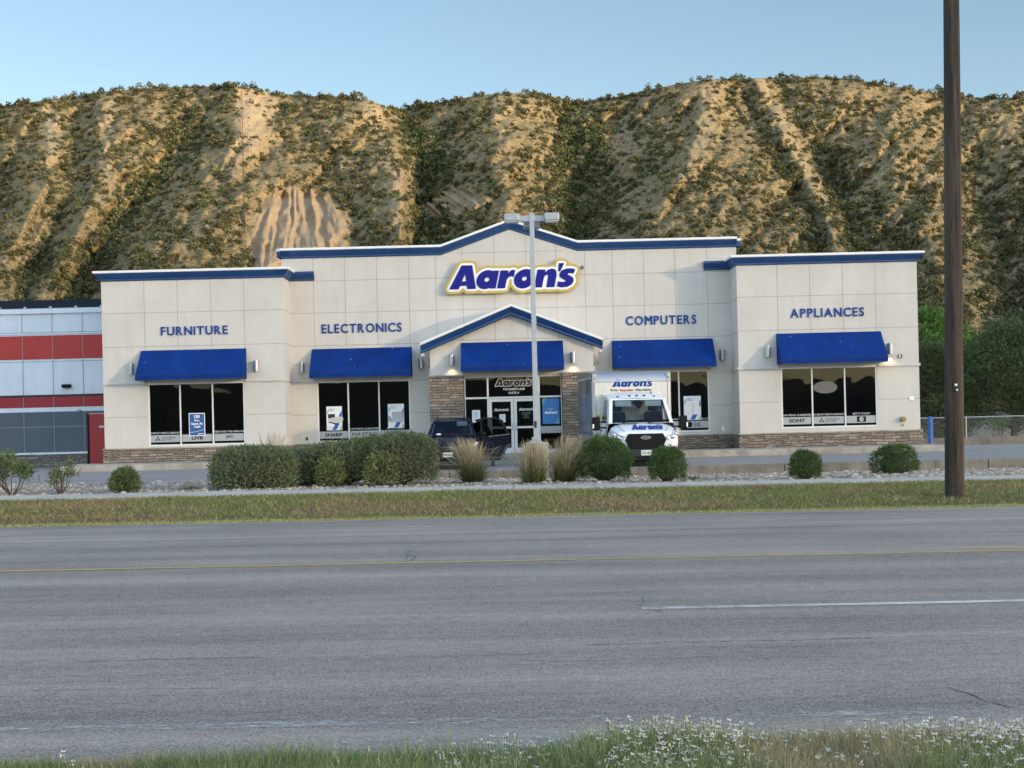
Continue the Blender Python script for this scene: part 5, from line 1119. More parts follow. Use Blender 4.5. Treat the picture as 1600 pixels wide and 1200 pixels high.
# low concrete wall and chain-link fence on the right
FY = 57.4
lw = empty('low_wall', (28, FY, -.14), 'low concrete wall under the chain-link fence on the right', 'wall', grade=True)
MB().box(15.9, 60, FY - .1, FY + .15, -.3, .17).build('wall', M['kerb'], lw, bevel=.02)
fe = empty('chain_link_fence', (28, FY, .17), 'grey chain-link fence standing on the low concrete wall', 'fence', grade=True)
for k in range(18):
    x = 16.1 + k * 2.4; MB().tube([(x, FY, .1), (x, FY, 1.02)], .028, 8).build('post', M['galv'], fe)
MB().tube([(16, FY, .99), (60, FY, .99)], .022, 6).build('top_rail', M['galv'], fe)
V = []; d = .07; wq = .0013
xs_ = np.arange(15.9, 34, d); H0, H1 = .18, .98
for sgn in (1, -1):
    for x in xs_:
        x1 = x + sgn * (H1 - H0); V += [(x - wq, FY + .004 * sgn, H0), (x + wq, FY + .004 * sgn, H0), (x1 + wq, FY + .004 * sgn, H1), (x1 - wq, FY + .004 * sgn, H1)]
np_mesh('mesh', V, 4, M['galv'], fe)
# ------------------------------------------------------------------ plants
def unit(n, r=rs):
    v = r.normal(size=(n, 3)); return v / np.linalg.norm(v, axis=1, keepdims=True)
def leaf_quads(P, Nn, L, W, r=rs, spread=.9):
    """rhombic leaves at points P, pointing roughly along Nn"""
    n = len(P); d = Nn + spread * unit(n, r); d /= np.linalg.norm(d, axis=1, keepdims=True)
    a = np.cross(d, unit(n, r)); a /= np.linalg.norm(a, axis=1, keepdims=True) + 1e-9
    L = np.broadcast_to(np.asarray(L, float), (n,))[:, None]; W = np.broadcast_to(np.asarray(W, float), (n,))[:, None]
    return np.stack([P, P + d * L * .5 + a * W * .5, P + d * L, P + d * L * .5 - a * W * .5], 1)
def tint(n, r=rs, var=.3, warm=.12):
    b = 1 + var * r.uniform(-1, 1, n); h = warm * r.uniform(-1, 1, n)
    return np.clip(np.stack([b * (1 + h), b, b * (1 - h)], -1), .05, 3)
M['sagegreen'] = leaf_mat('grey_green_leaf', (.150, .175, .095))
M['oliveleaf'] = leaf_mat('olive_leaf', (.19, .215, .085))
M['darkleaf'] = leaf_mat('dark_green_leaf', (.075, .125, .036))
M['midleaf'] = leaf_mat('mid_green_leaf', (.13, .17, .06))
M['straw'] = leaf_mat('straw_grass', (1, 1, 1), trans=.3)
M['twig'] = flat('twig', (.09, .065, .045), .9)
M['shadecore'] = mat('shade_core_green', (.035, .045, .02), .9, .4, 9)  # dark green for the bush core, inner shade put into its colour
def lumpy(D, seed, amp, freq=2.2):
    return 1 + amp * (2 * fbm(D[:, 0] * freq + 10 + D[:, 2] * 1.7, D[:, 1] * freq + 20 - D[:, 2] * freq, seed, 3) - 1)
def bush(name, c, rad, n, leaf, m, label, cat='bush', group=None, sq=.85, amp=.16, seed=1, zlift=.0, boxy=2.6, spikes=.06, core=True):
    """clipped or natural bush: leaves through the shell of a lumpy superellipsoid, plus twigs and a dark core painted as inner shade"""
    r = np.random.RandomState(seed); root = empty(name, (c[0], c[1], c[2]), label, cat, group)
    D = unit(n, r); D[:, 2] = np.where(D[:, 2] < -.55, -D[:, 2], D[:, 2]); 
    k = (np.abs(D[:, 0]) ** boxy + np.abs(D[:, 1]) ** boxy + np.abs(D[:, 2]) ** boxy) ** (-1 / boxy)
    s = k * lumpy(D, seed, amp) * lumpy(D, seed + 40, amp * .6, 6.5)
    depth = np.where(r.rand(n) < .72, r.uniform(.92, 1.02, n) + spikes * r.rand(n) ** 4 * 2.5, r.uniform(.70, .95, n))
    P = D * (s * depth)[:, None] * np.array(rad) + np.array(c) + np.array([0, 0, rad[2] * sq])
    P[:, 2] = np.maximum(P[:, 2], c[2] + .02)
    Q = leaf_quads(P, D * .8 + np.array([0, 0, .45]), leaf[0] * r.uniform(.6, 1.3, n), leaf[1] * r.uniform(.7, 1.2, n), r)
    t = tint(n, r, .34, .14) * (.80 + .4 * fbm(P[:, 0] * 3, P[:, 2] * 3 + P[:, 1] * 2, seed + 3, 3))[:, None]
    np_mesh('foliage', Q.reshape(-1, 3), 4, m, root, col=t)
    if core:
        cm = MB(); cm.ell((c[0], c[1], c[2] + rad[2] * sq * .98), tuple(q * .70 for q in rad), 16, 10); o = cm.build('shade_core', M['shadecore'], root, smooth=True)
    tw = MB()
    for q in range(7):
        a = r.uniform(0, 6.28); b = r.uniform(.3, .8)
        tw.tube([(c[0] + .06 * math.cos(a), c[1] + .06 * math.sin(a), c[2] - .05), (c[0] + rad[0] * b * .7 * math.cos(a), c[1] + rad[1] * b * .7 * math.sin(a), c[2] + rad[2] * sq * 1.1)], [.02, .008], 5)
    tw.build('stem', M['twig'], root)
    return root
gh = 'grey-green shrubs along the sidewalk'
bush('shrub', (-6.10, 33.25, -.10), (.94, .85, .55), 15000, (.075, .028), M['sagegreen'], 'clipped round grey-green shrub standing alone at the left end of the hedge', 'bush', gh, seed=2, amp=.08, sq=.80, boxy=3.0)
bush('shrub', (-5.15, 35.0, -.13), (.90, .85, .50), 9000, (.075, .028), M['sagegreen'], 'dark grey-green shrub just right of the separate round one, lowest of the hedge mass', 'bush', gh, seed=3, amp=.12, boxy=2.6)
bush('shrub', (-4.18, 34.4, -.10), (1.05, .95, .555), 12000, (.075, .028), M['sagegreen'], 'grey-green shrub in the middle of the hedge mass under the SHARP window sticker', 'bush', gh, seed=4, amp=.13, boxy=2.6)
bush('shrub', (-3.28, 34.6, -.10), (1.0, .95, .63), 12000, (.07, .024), M['oliveleaf'], 'olive green shrub of the hedge mass between the MAYTAG sticker and the sidewalk', 'bush', gh, seed=5, amp=.14, boxy=2.5)
bush('shrub', (-2.66, 34.0, -.09), (.78, .80, .66), 13000, (.075, .028), M['sagegreen'], 'tall rounded grey-green shrub at the right end of the hedge beside the dark SUV', 'bush', gh, seed=6, amp=.11, boxy=2.8)
bush('shrub', (-4.33, 33.35, -.07), (.30, .28, .36), 1700, (.075, .034), M['oliveleaf'], 'small yellow-green shrub in front of the middle of the hedge, the left of two', 'bush', 'small yellow-green shrubs', seed=7, amp=.3, core=False, boxy=2.1, spikes=.12)
bush('shrub', (-3.08, 33.3, -.07), (.38, .33, .42), 2300, (.075, .034), M['oliveleaf'], 'small yellow-green shrub in front of the hedge, the right of two', 'bush', 'small yellow-green shrubs', seed=8, amp=.3, core=False, boxy=2.1, spikes=.12)
gd = 'dark round evergreen bushes'
bush('round_bush', (2.17, 33.4, -.12), (.61, .60, .56), 9000, (.07, .022), M['darkleaf'], 'large dark green round bush in front of the truck headlight', 'bush', gd, seed=9, amp=.24, sq=.88, boxy=2.2, spikes=.04)
bush('round_bush', (3.52, 32.2, -.08), (.385, .38, .43), 5000, (.065, .02), M['darkleaf'], 'dark green egg-shaped bush in front of the truck bumper on the right', 'bush', gd, seed=10, amp=.22, sq=.88, boxy=2.2, spikes=.04)
bush('round_bush', (6.68, 32.2, -.08), (.335, .33, .36), 4200, (.065, .02), M['darkleaf'], 'small pointed dark green bush alone below the corner of the right wing', 'bush', gd, seed=11, amp=.16, sq=.86, boxy=2.0, spikes=.06)
bush('round_bush', (9.60, 35.4, -.22), (.55, .52, .42), 5600, (.07, .02), M['darkleaf'], 'wide dark green bush at the right end by the utility pole, split into two lobes', 'bush', gd, seed=12, amp=.22, sq=.86, boxy=2.1, spikes=.06)
bush('round_bush', (-8.92, 32.3, -.05), (.31, .30, .32), 2600, (.07, .03), M['midleaf'], 'small dense cone-shaped green bush on the gravel at the far left', 'bush', None, seed=13, amp=.22, sq=.72, boxy=1.8, spikes=.08)
def open_shrub(c, rad, h, n, label, m, seed, nst=11):
    r = np.random.RandomState(seed); root = empty('open_shrub', c, label, 'bush'); st = MB(); P = []; D = []
    for q in range(nst):
        a = r.uniform(0, 6.28); b = r.uniform(.35, 1.0); hh = h * r.uniform(.7, 1.0)
        p0 = Vector((c[0], c[1], c[2] - .03)); p2 = Vector((c[0] + rad * b * math.cos(a), c[1] + rad * b * math.sin(a), c[2] + hh)); p1 = (p0 + p2) / 2 + Vector((.15 * rad * math.cos(a), .15 * rad * math.sin(a), -.08 * h))
        st.tube([p0, p1, p2], [.016, .011, .004], 5)
        for u in range(3):
            e = p2 + Vector(r.normal(0, rad * .28, 3)); st.tube([p1.lerp(p2, r.uniform(.2, .8)), e], [.007, .003], 4)
            for k in range(max(1, n // (nst * 3))): P.append(e + Vector(r.normal(0, rad * .16, 3))); D.append(((e - p0).normalized())[:])
    st.build('stem', M['twig'], root)
    P = np.array(P); N_ = len(P); Q = leaf_quads(P, np.array(D), .075 * r.uniform(.6, 1.2, N_), .036, r)
    np_mesh('foliage', Q.reshape(-1, 3), 4, m, root, col=tint(N_, r)); return root
open_shrub((-11.55, 32.4, -.04), .42, .74, 1900, 'leafy green shrub with bare lower stems at the left edge of the gravel', M['midleaf'], 14)
open_shrub((-10.40, 32.3, -.04), .30, .58, 520, 'thin sparse shrub with visible twigs on the gravel, second from the left', M['midleaf'], 15, 9)
# ornamental grass clumps
def blades(c, n, h, spread, r, base, tip, wd=.006, seg=4, droop=.35, lean=(0, 0), plume=True):
    V = []; C = []
    for q in range(n):
        a = r.uniform(0, 6.283); s = abs(r.normal(0, .5)) * spread; hh = h * r.uniform(.55, 1.05)
        p = Vector((c[0] + r.normal(0, .095), c[1] + r.normal(0, .095), c[2])); wob = r.normal(0, .10, 2); dr = Vector((math.cos(a) * s + lean[0] * hh + wob[0], math.sin(a) * s + lean[1] * hh + wob[1], 0)); sd_ = Vector((math.cos(a + 1.57 + r.normal(0, .6)), math.sin(a + 1.57 + r.normal(0, .6)), 0))
        is_pl = plume and r.rand() < .45; b_ = r.uniform(.75, 1.2); pts = []
        for k in range(seg + 1):
            t = k / seg; pts.append(p + dr * t ** 1.6 + Vector((0, 0, hh * (t - droop * s / max(spread, .01) * .5 * t ** 2.5))))
        for k in range(seg):
            t0, t1 = k / seg, (k + 1) / seg
            w0 = wd * (1 - t0 * .8); w1 = wd * (1 - t1 * .85)
            if is_pl and t0 >= .70: w0 *= 3.4; w1 *= 2.6
            V += [pts[k] - sd_ * w0, pts[k] + sd_ * w0, pts[k + 1] + sd_ * w1, pts[k + 1] - sd_ * w1]
            tt = min(1, max(0, ((t0 + t1) / 2 - r.uniform(.15, .5)) / .55)); C.append([(base[j] * (1 - tt) + tip[j] * tt) * b_ for j in range(3)])
    return np.array([v[:] for v in V]), np.array(C)
GB, GT_ = (.10, .125, .042), (.52, .43, .28)
def clump(c, n, h, sp, label, seed, lean=(0, 0)):
    r = np.random.RandomState(seed); root = empty('grass_clump', c, label, 'ornamental grass', 'tall ornamental grass clumps')
    V, C = blades(c, n, h, sp, r, GB, GT_, .0075, 5, .4, lean); np_mesh('blades', V, 4, M['straw'], root, col=C)
    V, C = blades((c[0], c[1], c[2] - .02), n // 2, h * .55, sp * 1.15, r, (.07, .085, .03), (.22, .22, .09), .008, 4, .7, lean, False); np_mesh('base_leaves', V, 4, M['straw'], root, col=C)
clump((-.98, 35.0, -.20), 950, 1.25, .95, 'tall feathery straw-tipped grass clump in front of the dark SUV', 20, (-.16, 0))
clump((.48, 33.2, -.12), 800, 1.12, .80, 'feathery grass clump at the foot of the light pole, the left of the close pair', 21)
clump((1.20, 33.5, -.14), 900, 1.22, .92, 'feathery grass clump between the light pole and the dark round bush', 22, (.17, 0))
clump((-6.15, 35.6, -.14), 300, 1.45, .6, 'dry straw grass clump rising behind the left round shrub', 23, (.06, 0))
# low weeds on the gravel
for i, (x, y, s, lb) in enumerate(((4.35, 33.9, .16, 'low green weed on the gravel right of the egg-shaped bush'), (-7.7, 33.6, .22, 'dry yellowish weed on the gravel left of the clipped round shrub'), (-7.0, 34.4, .2, 'dry weed against the left side of the clipped round shrub'))):
    r = np.random.RandomState(60 + i); root = empty('weed', (x, y, -.1), lb, 'weed')
    V, C = blades((x, y, -.12), 150, s * 1.1, s * 2.4, r, (.12, .13, .06), (.30, .28, .14) if i else (.14, .17, .08), .012, 3, .8, plume=False); np_mesh('blades', V, 4, M['straw'], root, col=C)

# gravel stones (uncountable)
def pebbles(name, n, xr, yr, zf, size, m, r, den=None):
    X = r.uniform(*xr, n); Y = r.uniform(*yr, n)
    if den is not None: k = r.rand(n) < den(X, Y); X, Y = X[k], Y[k]; n = len(X)
    bm = bmesh.new(); bmesh.ops.create_icosphere(bm, subdivisions=1, radius=1); v0 = np.array([v.co[:] for v in bm.verts]); bm.verts.index_update(); f0 = np.array([[v.index for v in f.verts] for f in bm.faces]); bm.free()
    S_ = size * np.exp(r.normal(0, .38, n)); sc = np.stack([S_ * r.uniform(.8, 1.5, n), S_ * r.uniform(.7, 1.2, n), S_ * r.uniform(.4, .75, n)], -1)
    a = r.uniform(0, 6.28, n); jit = 1 + .25 * r.uniform(-1, 1, (n, len(v0), 1)); L = v0[None] * jit * sc[:, None]
    ca, sa = np.cos(a)[:, None], np.sin(a)[:, None]; x = L[..., 0] * ca - L[..., 1] * sa; y = L[..., 0] * sa + L[..., 1] * ca
    Z = zf(X, Y); V = np.stack([x + X[:, None], y + Y[:, None], L[..., 2] + (Z + sc[:, 2] * .3)[:, None]], -1)
    F = f0[None] + (np.arange(n) * len(v0))[:, None, None]; b = np.repeat(.55 + .75 * r.rand(n) ** 1.3, len(f0)); h = np.repeat(r.uniform(-.08, .1, n), len(f0))
    return tag(np_mesh(name, V.reshape(-1, 3), 3, m, F=F.reshape(-1, 3), col=np.stack([b * (1 + h), b, b * (1 - h)], -1)), 'pale river stones and gravel covering the planting bed', 'gravel', kind='stuff')
M['pebble'] = leaf_mat('river_stone', (.37, .325, .275), trans=0, rough=.8)
def gden(X, Y):
    f = fbm(X * .8, Y * .8, 31, 3); right = sstep(6, 10, X)
    return np.clip(.25 + .9 * (f - .35) + .55 * right + .5 * sstep(32.4, 31.4, Y), .1, 1)
pebbles('gravel_stones', 30000, (-15, 15), (31.3, 42.0), gravel_z, .032, M['pebble'], np.random.RandomState(5), gden)

# far grass strip: short dry blades
r = np.random.RandomState(8)
def short_grass(n, xr, yr, zf, hf, colf, wd, name, label, lean=.6):
    X = r.uniform(*xr, n); Y = r.uniform(*yr, n); H = hf(X, Y) * r.uniform(.5, 1.3, n); k = H > .008; X, Y, H = X[k], Y[k], H[k]; n = len(X)
    Z = zf(X, Y); a = r.uniform(0, 6.28, n); w_ = wd * r.uniform(.6, 1.3, n); dx, dy = np.cos(a) * w_, np.sin(a) * w_
    lx, ly = r.normal(0, lean, n) * H, r.normal(0, lean, n) * H; z0 = Z - .01
    V = np.stack([np.stack([X - dx, Y - dy, z0], -1), np.stack([X + dx, Y + dy, z0], -1), np.stack([X + lx, Y + ly, Z + H], -1)], 1)
    return tag(np_mesh(name, V.reshape(-1, 3), 3, M['straw'], col=colf(X, Y, n)), label, 'grass', kind='stuff')
def strip_col(X, Y, n):
    f = fbm(X * .6, Y * .9, 41, 4); g_ = sstep(.60, .46, f)[:, None]; near = sstep(24.0, 23.0, Y)[:, None]; b = (1 + .35 * r.uniform(-1, 1, n))[:, None]
    dry = np.array([.32, .245, .115]); grn = np.array([.22, .24, .075]); yl = np.array([.40, .39, .13]); straw = np.array([.50, .40, .22])
    c = dry * (1 - g_) + grn * g_; c = c * (1 - near) + yl * near * .9; s_ = (r.rand(n) < .12)[:, None]
    return (c * (1 - s_) + straw * s_) * b
short_grass(110000, (-14.5, 14.5), (21.85, 29.45), ditch, lambda X, Y: .03 + .035 * fbm(X * 1.1, Y * 1.1, 43) + .018 * sstep(24.6, 25.4, Y) * sstep(29.6, 28.8, Y), strip_col, .011, 'strip_grass', 'dry brown and green grass on the strip beyond the road', 1.0)
# near verge: grass, dry stalks and white flowers
def vh(X, Y):
    e = verge_edge(X) - Y; base = .07 + .05 * sstep(-2.0, -1.0, X) + .035 * sstep(.1, .7, X) * sstep(1.5, .9, X) - .012 * sstep(1.2, 2.4, X)
    return np.where(e > 0, base * (.6 + .8 * fbm(X * 3, Y * 3, 51, 3)) * sstep(-.02, .22, e) + .004, 0)
def verge_col(X, Y, n):
    f = fbm(X * 1.6, Y * 2, 53, 4); dry = sstep(.50, .62, f + .22 * sstep(.95, 1.15, X) * sstep(1.75, 1.45, X))[:, None]; b = (1 + .4 * r.uniform(-1, 1, n))[:, None]
    c = np.array([.17, .225, .075]) * (1 - dry) + np.array([.34, .28, .16]) * dry; s_ = (r.rand(n) < .22)[:, None]
    return (c * (1 - s_) + np.array([.52, .48, .29]) * s_) * b
short_grass(240000, (-4.2, 4.2), (5.0, 6.75), verge_z, vh, verge_col, .0032, 'verge_grass', 'tangled green and dry grass along the near road edge', .45)
# flower stalks
fl = []; fc = []; sv = []; scol = []
for q in range(3400):
    x = r.uniform(-.4, 2.6) if q > 24 else r.uniform(-2.2, 2.6); dens = .12 + .9 * (sstep(.15, .5, x) * sstep(1.15, .85, x)) + .75 * sstep(1.55, 2.0, x) + .15 * sstep(-.4, .1, x)
    if r.rand() > dens and q > 24: continue
    y = verge_edge(np.array([x]))[0] - abs(r.normal(0, .5)) - .02; h_ = (.04 + .09 * r.rand()) * (1 + .40 * float(sstep(.25, .5, x) * sstep(1.1, .9, x))) + .02 * r.rand()
    p = Vector((x, y, 0)); t = p + Vector((r.normal(0, .02), r.normal(0, .02), h_)); w_ = .0013
    sv += [p + Vector((-w_, 0, 0)), p + Vector((w_, 0, 0)), t + Vector((w_, 0, 0)), t + Vector((-w_, 0, 0))]; scol.append((.16, .17, .06))
    for b in range(r.randint(3, 8)):                    # buds up the stalk
        bp_ = p.lerp(t, r.uniform(.55, 1.0)) + Vector(r.normal(0, .006, 3)); pl_ = .010 + .008 * r.rand(); dv = Vector((r.normal(0, .4), r.normal(0, .4), 1)).normalized(); a = dv.orthogonal().normalized() * pl_ * .34
        fl += [bp_, bp_ + dv * pl_ * .5 + a, bp_ + dv * pl_, bp_ + dv * pl_ * .5 - a]; c_ = r.uniform(.75, 1.1); fc.append((.72 * c_, .68 * c_, .52 * c_))
    if r.rand() < .72:                                  # open white flower
        for k in range(4):
            a = k * 1.5708 + r.rand(); d_ = Vector((math.cos(a), math.sin(a) * .8 - .3, .35)).normalized(); s_ = Vector((-math.sin(a), math.cos(a), .2)) * .0055; L_ = .011 + .006 * r.rand()
            fl += [t, t + d_ * L_ * .6 + s_, t + d_ * L_, t + d_ * L_ * .6 - s_]; fc.append((.80, .80, .76))
tag(np_mesh('flower_stalks', np.array([v[:] for v in sv]), 4, M['straw'], col=np.array(scol)), 'thin green stalks of the white wildflowers by the near road edge', 'wildflower stems', kind='stuff')
tag(np_mesh('wildflowers', np.array([v[:] for v in fl]), 4, M['straw'], col=np.array(fc)), 'white wildflower blossoms and pale buds in the grass by the near road edge', 'wildflowers', kind='stuff')
# broad-leaved weed and two tall spikes
x, y = -.73, 6.05; root = empty('broadleaf_weed', (x, y, 0), 'dark green broad-leaved weed in the grass at the near road edge', 'weed'); m = MB()
for k in range(26):
    a = r.uniform(0, 6.28); L_ = r.uniform(.05, .11); el = r.uniform(.2, 1.2); d_ = Vector((math.cos(a) * math.cos(el), math.sin(a) * math.cos(el), math.sin(el))); s_ = d_.cross(Vector((0, 0, 1))).normalized() * L_ * .33; b = Vector((x + r.normal(0, .05), y + r.normal(0, .03), .01 + .06 * r.rand()))
    m.add([b, b + d_ * L_ * .35 + s_ * .8, b + d_ * L_ * .7 + s_ * .8, b + d_ * L_ - Vector((0, 0, .01)), b + d_ * L_ * .7 - s_ * .8, b + d_ * L_ * .35 - s_ * .8, b + d_ * L_ * .5 - Vector((0, 0, .008))], [(0, 1, 6), (1, 2, 6), (2, 3, 6), (3, 4, 6), (4, 5, 6), (5, 0, 6)])
m.build('leaves', flat('weed_leaf', (.10, .17, .05), .6, var=.3), root, fix=False)
for k, (x, y, h_) in enumerate(((-.50, 6.1, .235), (-.43, 6.12, .225), (-.31, 6.15, .25), (-.23, 6.1, .19))):
    root = empty('seed_spike', (x, y, 0), ('tall pale green seed spike, leftmost of four beside the broad-leaved weed', 'tall pale green seed spike, second from the left beside the weed', 'tallest thin green seed spike, third from the left', 'short pale seed spike, rightmost of the four')[k], 'grass spike', 'seed spikes by the road edge')
    MB().tube([(x, y, 0), (x + .004, y, h_ * .6)], .0016, 5).build('stalk', M['twig'] if False else flat('stalk_green', (.16, .18, .07), .8), root)
    MB().tube([(x + .004, y, h_ * .55), (x + .005, y, h_ * .75), (x + .008, y, h_)], [.0026, .0036, .0014], 6).build('seed_head', flat('seed_head_green', (.22, .25, .11), .9, var=.3, scale=200), root)

# ------------------------------------------------------------------ trees on the right
def big_tree(name, c, h, cr, m, label, seed, ncl=70, nl=110, leaf=(.16, .07), base=.18, shape='round', cat='tree', group='trees beyond the fence'):
    r = np.random.RandomState(seed); root = empty(name, c, label, cat, group); tk = MB()
    tk.tube([(c[0], c[1], c[2] - .1), (c[0] + .05, c[1], c[2] + h * .3), (c[0] - .08, c[1] + .05, c[2] + h * .62), (c[0] + .05, c[1], c[2] + h * .92)], [.03 * h, .024 * h, .014 * h, .003 * h], 9)
    P = []; D = []; bt = []
    for q in range(ncl):
        t = r.rand() ** .8
        if shape == 'pine': rr = cr * (1 - t) ** .65 * (.55 + .5 * r.rand()) * (1 if t > .08 else .7)
        else: rr = cr * math.sin(math.pi * min(1, .18 + t * .80)) ** .7 * (.35 + .7 * r.rand())
        a = r.uniform(0, 6.28); z = c[2] + h * (base + (1 - base) * t); e = np.array([c[0] + rr * math.cos(a), c[1] + rr * math.sin(a), z])
        j = Vector((c[0], c[1], z - h * .10)); tk.tube([j, j.lerp(Vector(e), .5) + Vector((0, 0, .02 * h)), Vector(e)], [.008 * h, .005 * h, .0015 * h], 5)
        sg_ = cr * (.12 + .11 * r.rand()); n_ = int(nl * r.uniform(.6, 1.4)); p = e + r.normal(0, 1, (n_, 3)) * np.array([sg_, sg_, sg_ * .62])
        P.append(p); D.append((p - e) / sg_ + np.array([0, 0, .5])); bt.append(np.full(n_, r.uniform(.5, 1.6)))
    tk.build('trunk', flat('bark', (.10, .075, .055), .95, var=.3, scale=6), root)
    P = np.concatenate(P); D = np.concatenate(D); bt = np.concatenate(bt); n = len(P)
    Q = leaf_quads(P, D, leaf[0] * r.uniform(.6, 1.3, n), leaf[1], r); np_mesh('crown', Q.reshape(-1, 3), 4, m, root, col=tint(n, r, .3, .15) * bt[:, None])
M['pine'] = leaf_mat('pine_needle', (.072, .104, .044)); M['decid'] = leaf_mat('broad_leaf', (.105, .19, .042), trans=.35)
G0 = -.5
big_tree('leafy_tree', (23.6, 84, G0), 7.6, 3.3, M['decid'], 'bright green leafy tree behind the pines, its top just right of the utility pole', 31, 110, 170, (.22, .14))
big_tree('leafy_tree', (26.6, 88, G0), 7.4, 2.9, M['decid'], 'green leafy tree behind the right pine at the picture edge', 32, 90, 150, (.22, .14))
big_tree('leafy_tree', (21.6, 76, G0), 5.9, 2.4, M['decid'], 'green leafy tree rising close to the right wall of the beige shop', 33, 80, 150, (.20, .12))
big_tree('pine_tree', (19.6, 66, G0), 4.7, 1.9, M['pine'], 'dark pine between the shop corner and the utility pole behind the fence', 34, 120, 170, (.20, .035), .10, 'round')
big_tree('pine_tree', (23.5, 66, G0), 5.5, 2.6, M['pine'], 'broad dark pine with bare trunk right of the utility pole behind the fence', 35, 170, 190, (.20, .035), .22, 'round')
big_tree('pine_tree', (21.4, 69, G0), 4.8, 1.7, M['pine'], 'dark pine directly behind the utility pole and the fence', 36, 100, 170, (.20, .035), .12, 'round')
big_tree('pine_tree', (27.8, 70, G0), 5.6, 2.3, M['pine'], 'dark pine cut off by the right edge of the picture', 37, 110, 170, (.20, .035), .15, 'round')
open_shrub((19.9, 57.8, .1), .40, .75, 500, 'leafy sapling growing through the chain-link fence right of the pole', M['decid'], 38)
# ------------------------------------------------------------------ hills: a long ridge cut by spurs and gullies
RID = [(-900, 260), (-500, 210), (-250, 185), (0, 166), (60, 158), (110, 152), (165, 143), (220, 138), (280, 136), (330, 135), (380, 136), (430, 145), (480, 150), (540, 151), (580, 157), (600, 166), (625, 171), (660, 163), (700, 158), (745, 149), (790, 145), (840, 147), (870, 152), (905, 160), (960, 152), (1010, 141), (1060, 131), (1110, 124), (1160, 123), (1220, 121), (1280, 121), (1330, 123), (1380, 132), (1430, 140), (1480, 147), (1530, 153), (1600, 152), (1700, 158), (1900, 170), (2200, 190), (2700, 250)]
AL = .0205
RIDU = np.array([(x - 800) - AL * (y - 647) for x, y in RID]) / 2200; RIDE = np.array([647 - y - AL * (x - 800) for x, y in RID]) / 2200
# control lines: azimuth of each crest / gully at seven heights up the face, and how far it stands out (-) or back (+), metres
LV = np.array([130, 200, 270, 340, 450, 640.])
LINES = [([-760, -760, -780, -800, -820, -850], -30), ([-560, -560, -560, -580, -600, -620], 25), ([-360, -370, -380, -400, -420, -450], -35), ([-200, -210, -210, -220, -260, -300], 20),
    ([-60, -50, -50, -70, -110, -160], -28), ([-5, -2, -4, -30, -72, -120], 12), ([75, 85, 78, 42, -8, -80], -18), ([122, 126, 122, 92, 42, -30], 12), ([165, 165, 165, 130, 62, 0], -18), ([318, 305, 250, 185, 135, 85], 22),
    ([378, 378, 345, 270, 182, 120], -34), ([425, 480, 535, 560, 590, 590], 8), ([590, 612, 634, 632, 618, 628], -34), ([630, 652, 664, 660, 645, 655], 44), ([776, 788, 795, 790, 780, 762], -26), ([902, 906, 908, 902, 880, 860], 34),
    ([1110, 1100, 1080, 1040, 1000, 960], -38), ([1172, 1195, 1232, 1270, 1310, 1330], 8), ([1190, 1222, 1258, 1294, 1330, 1350], -8), ([1225, 1262, 1298, 1325, 1352, 1382], 16), ([1420, 1402, 1420, 1450, 1472, 1500], -28), ([1470, 1492, 1522, 1552, 1582, 1602], 8),
    ([1600, 1605, 1640, 1660, 1690, 1720], -34), ([1760, 1770, 1790, 1800, 1830, 1850], 26), ([1900, 1920, 1940, 1960, 1990, 2000], -30), ([2150, 2160, 2180, 2200, 2220, 2250], 25), ([2400, 2400, 2420, 2450, 2500, 2550], -20)]
NR, NU = 230, 900
def hill_xy(u, t):
    """u azimuth tangent, t 0..1 up the face -> range offset from spurs, in metres"""
    px = u * 2200 + 800; e = np.interp(u, RIDU, RIDE); py = 647 - t * e * 2200
    out = np.zeros_like(px); lv = np.clip(py, 130, 640)
    # positions of each line at this height
    xs = np.stack([np.interp(lv, LV, np.array(l, float)) for l, d in LINES], -1); ds = np.array([d for l, d in LINES], float)
    idx = np.clip((xs < px[..., None]).sum(-1) - 1, 0, len(LINES) - 2)
    a = np.take_along_axis(xs, idx[..., None], -1)[..., 0]; b = np.take_along_axis(xs, idx[..., None] + 1, -1)[..., 0]
    f = np.clip((px - a) / (b - a), 0, 1); f = f * .7 + .3 * f * f * (3 - 2 * f)
    out = ds[idx] * (1 - f) + ds[idx + 1] * f
    fade = 1.25 * np.interp(t, [0, .12, .45, .8, 1.0], [.9, 1.15, 1.1, .85, .38])
    return out * fade, px, py
def cliff_w(px, py):
    """bare eroded clay faces"""
    jx = px + 26 * (fbm(py / 14, px / 50, 95, 3) - .5); jy = py + 22 * (fbm(px / 13, py / 50, 96, 3) - .5)
    c1 = sstep(0, .55, 1 - ((jx - 474) / 88) ** 2 - (np.minimum(jy - 362, 0) / 84) ** 2) * sstep(500, 420, py)
    c2 = .8 * sstep(0, .4, 1 - ((jx - 712 + .5 * (jy - 318)) / 46) ** 2 - ((jy - 318) / 27) ** 2); c3 = .35 * sstep(0, 1, 1 - ((px - 975) / 34) ** 2 - ((py - 235) / 34) ** 2)
    return np.clip(c1 + c2 + c3, 0, 1)
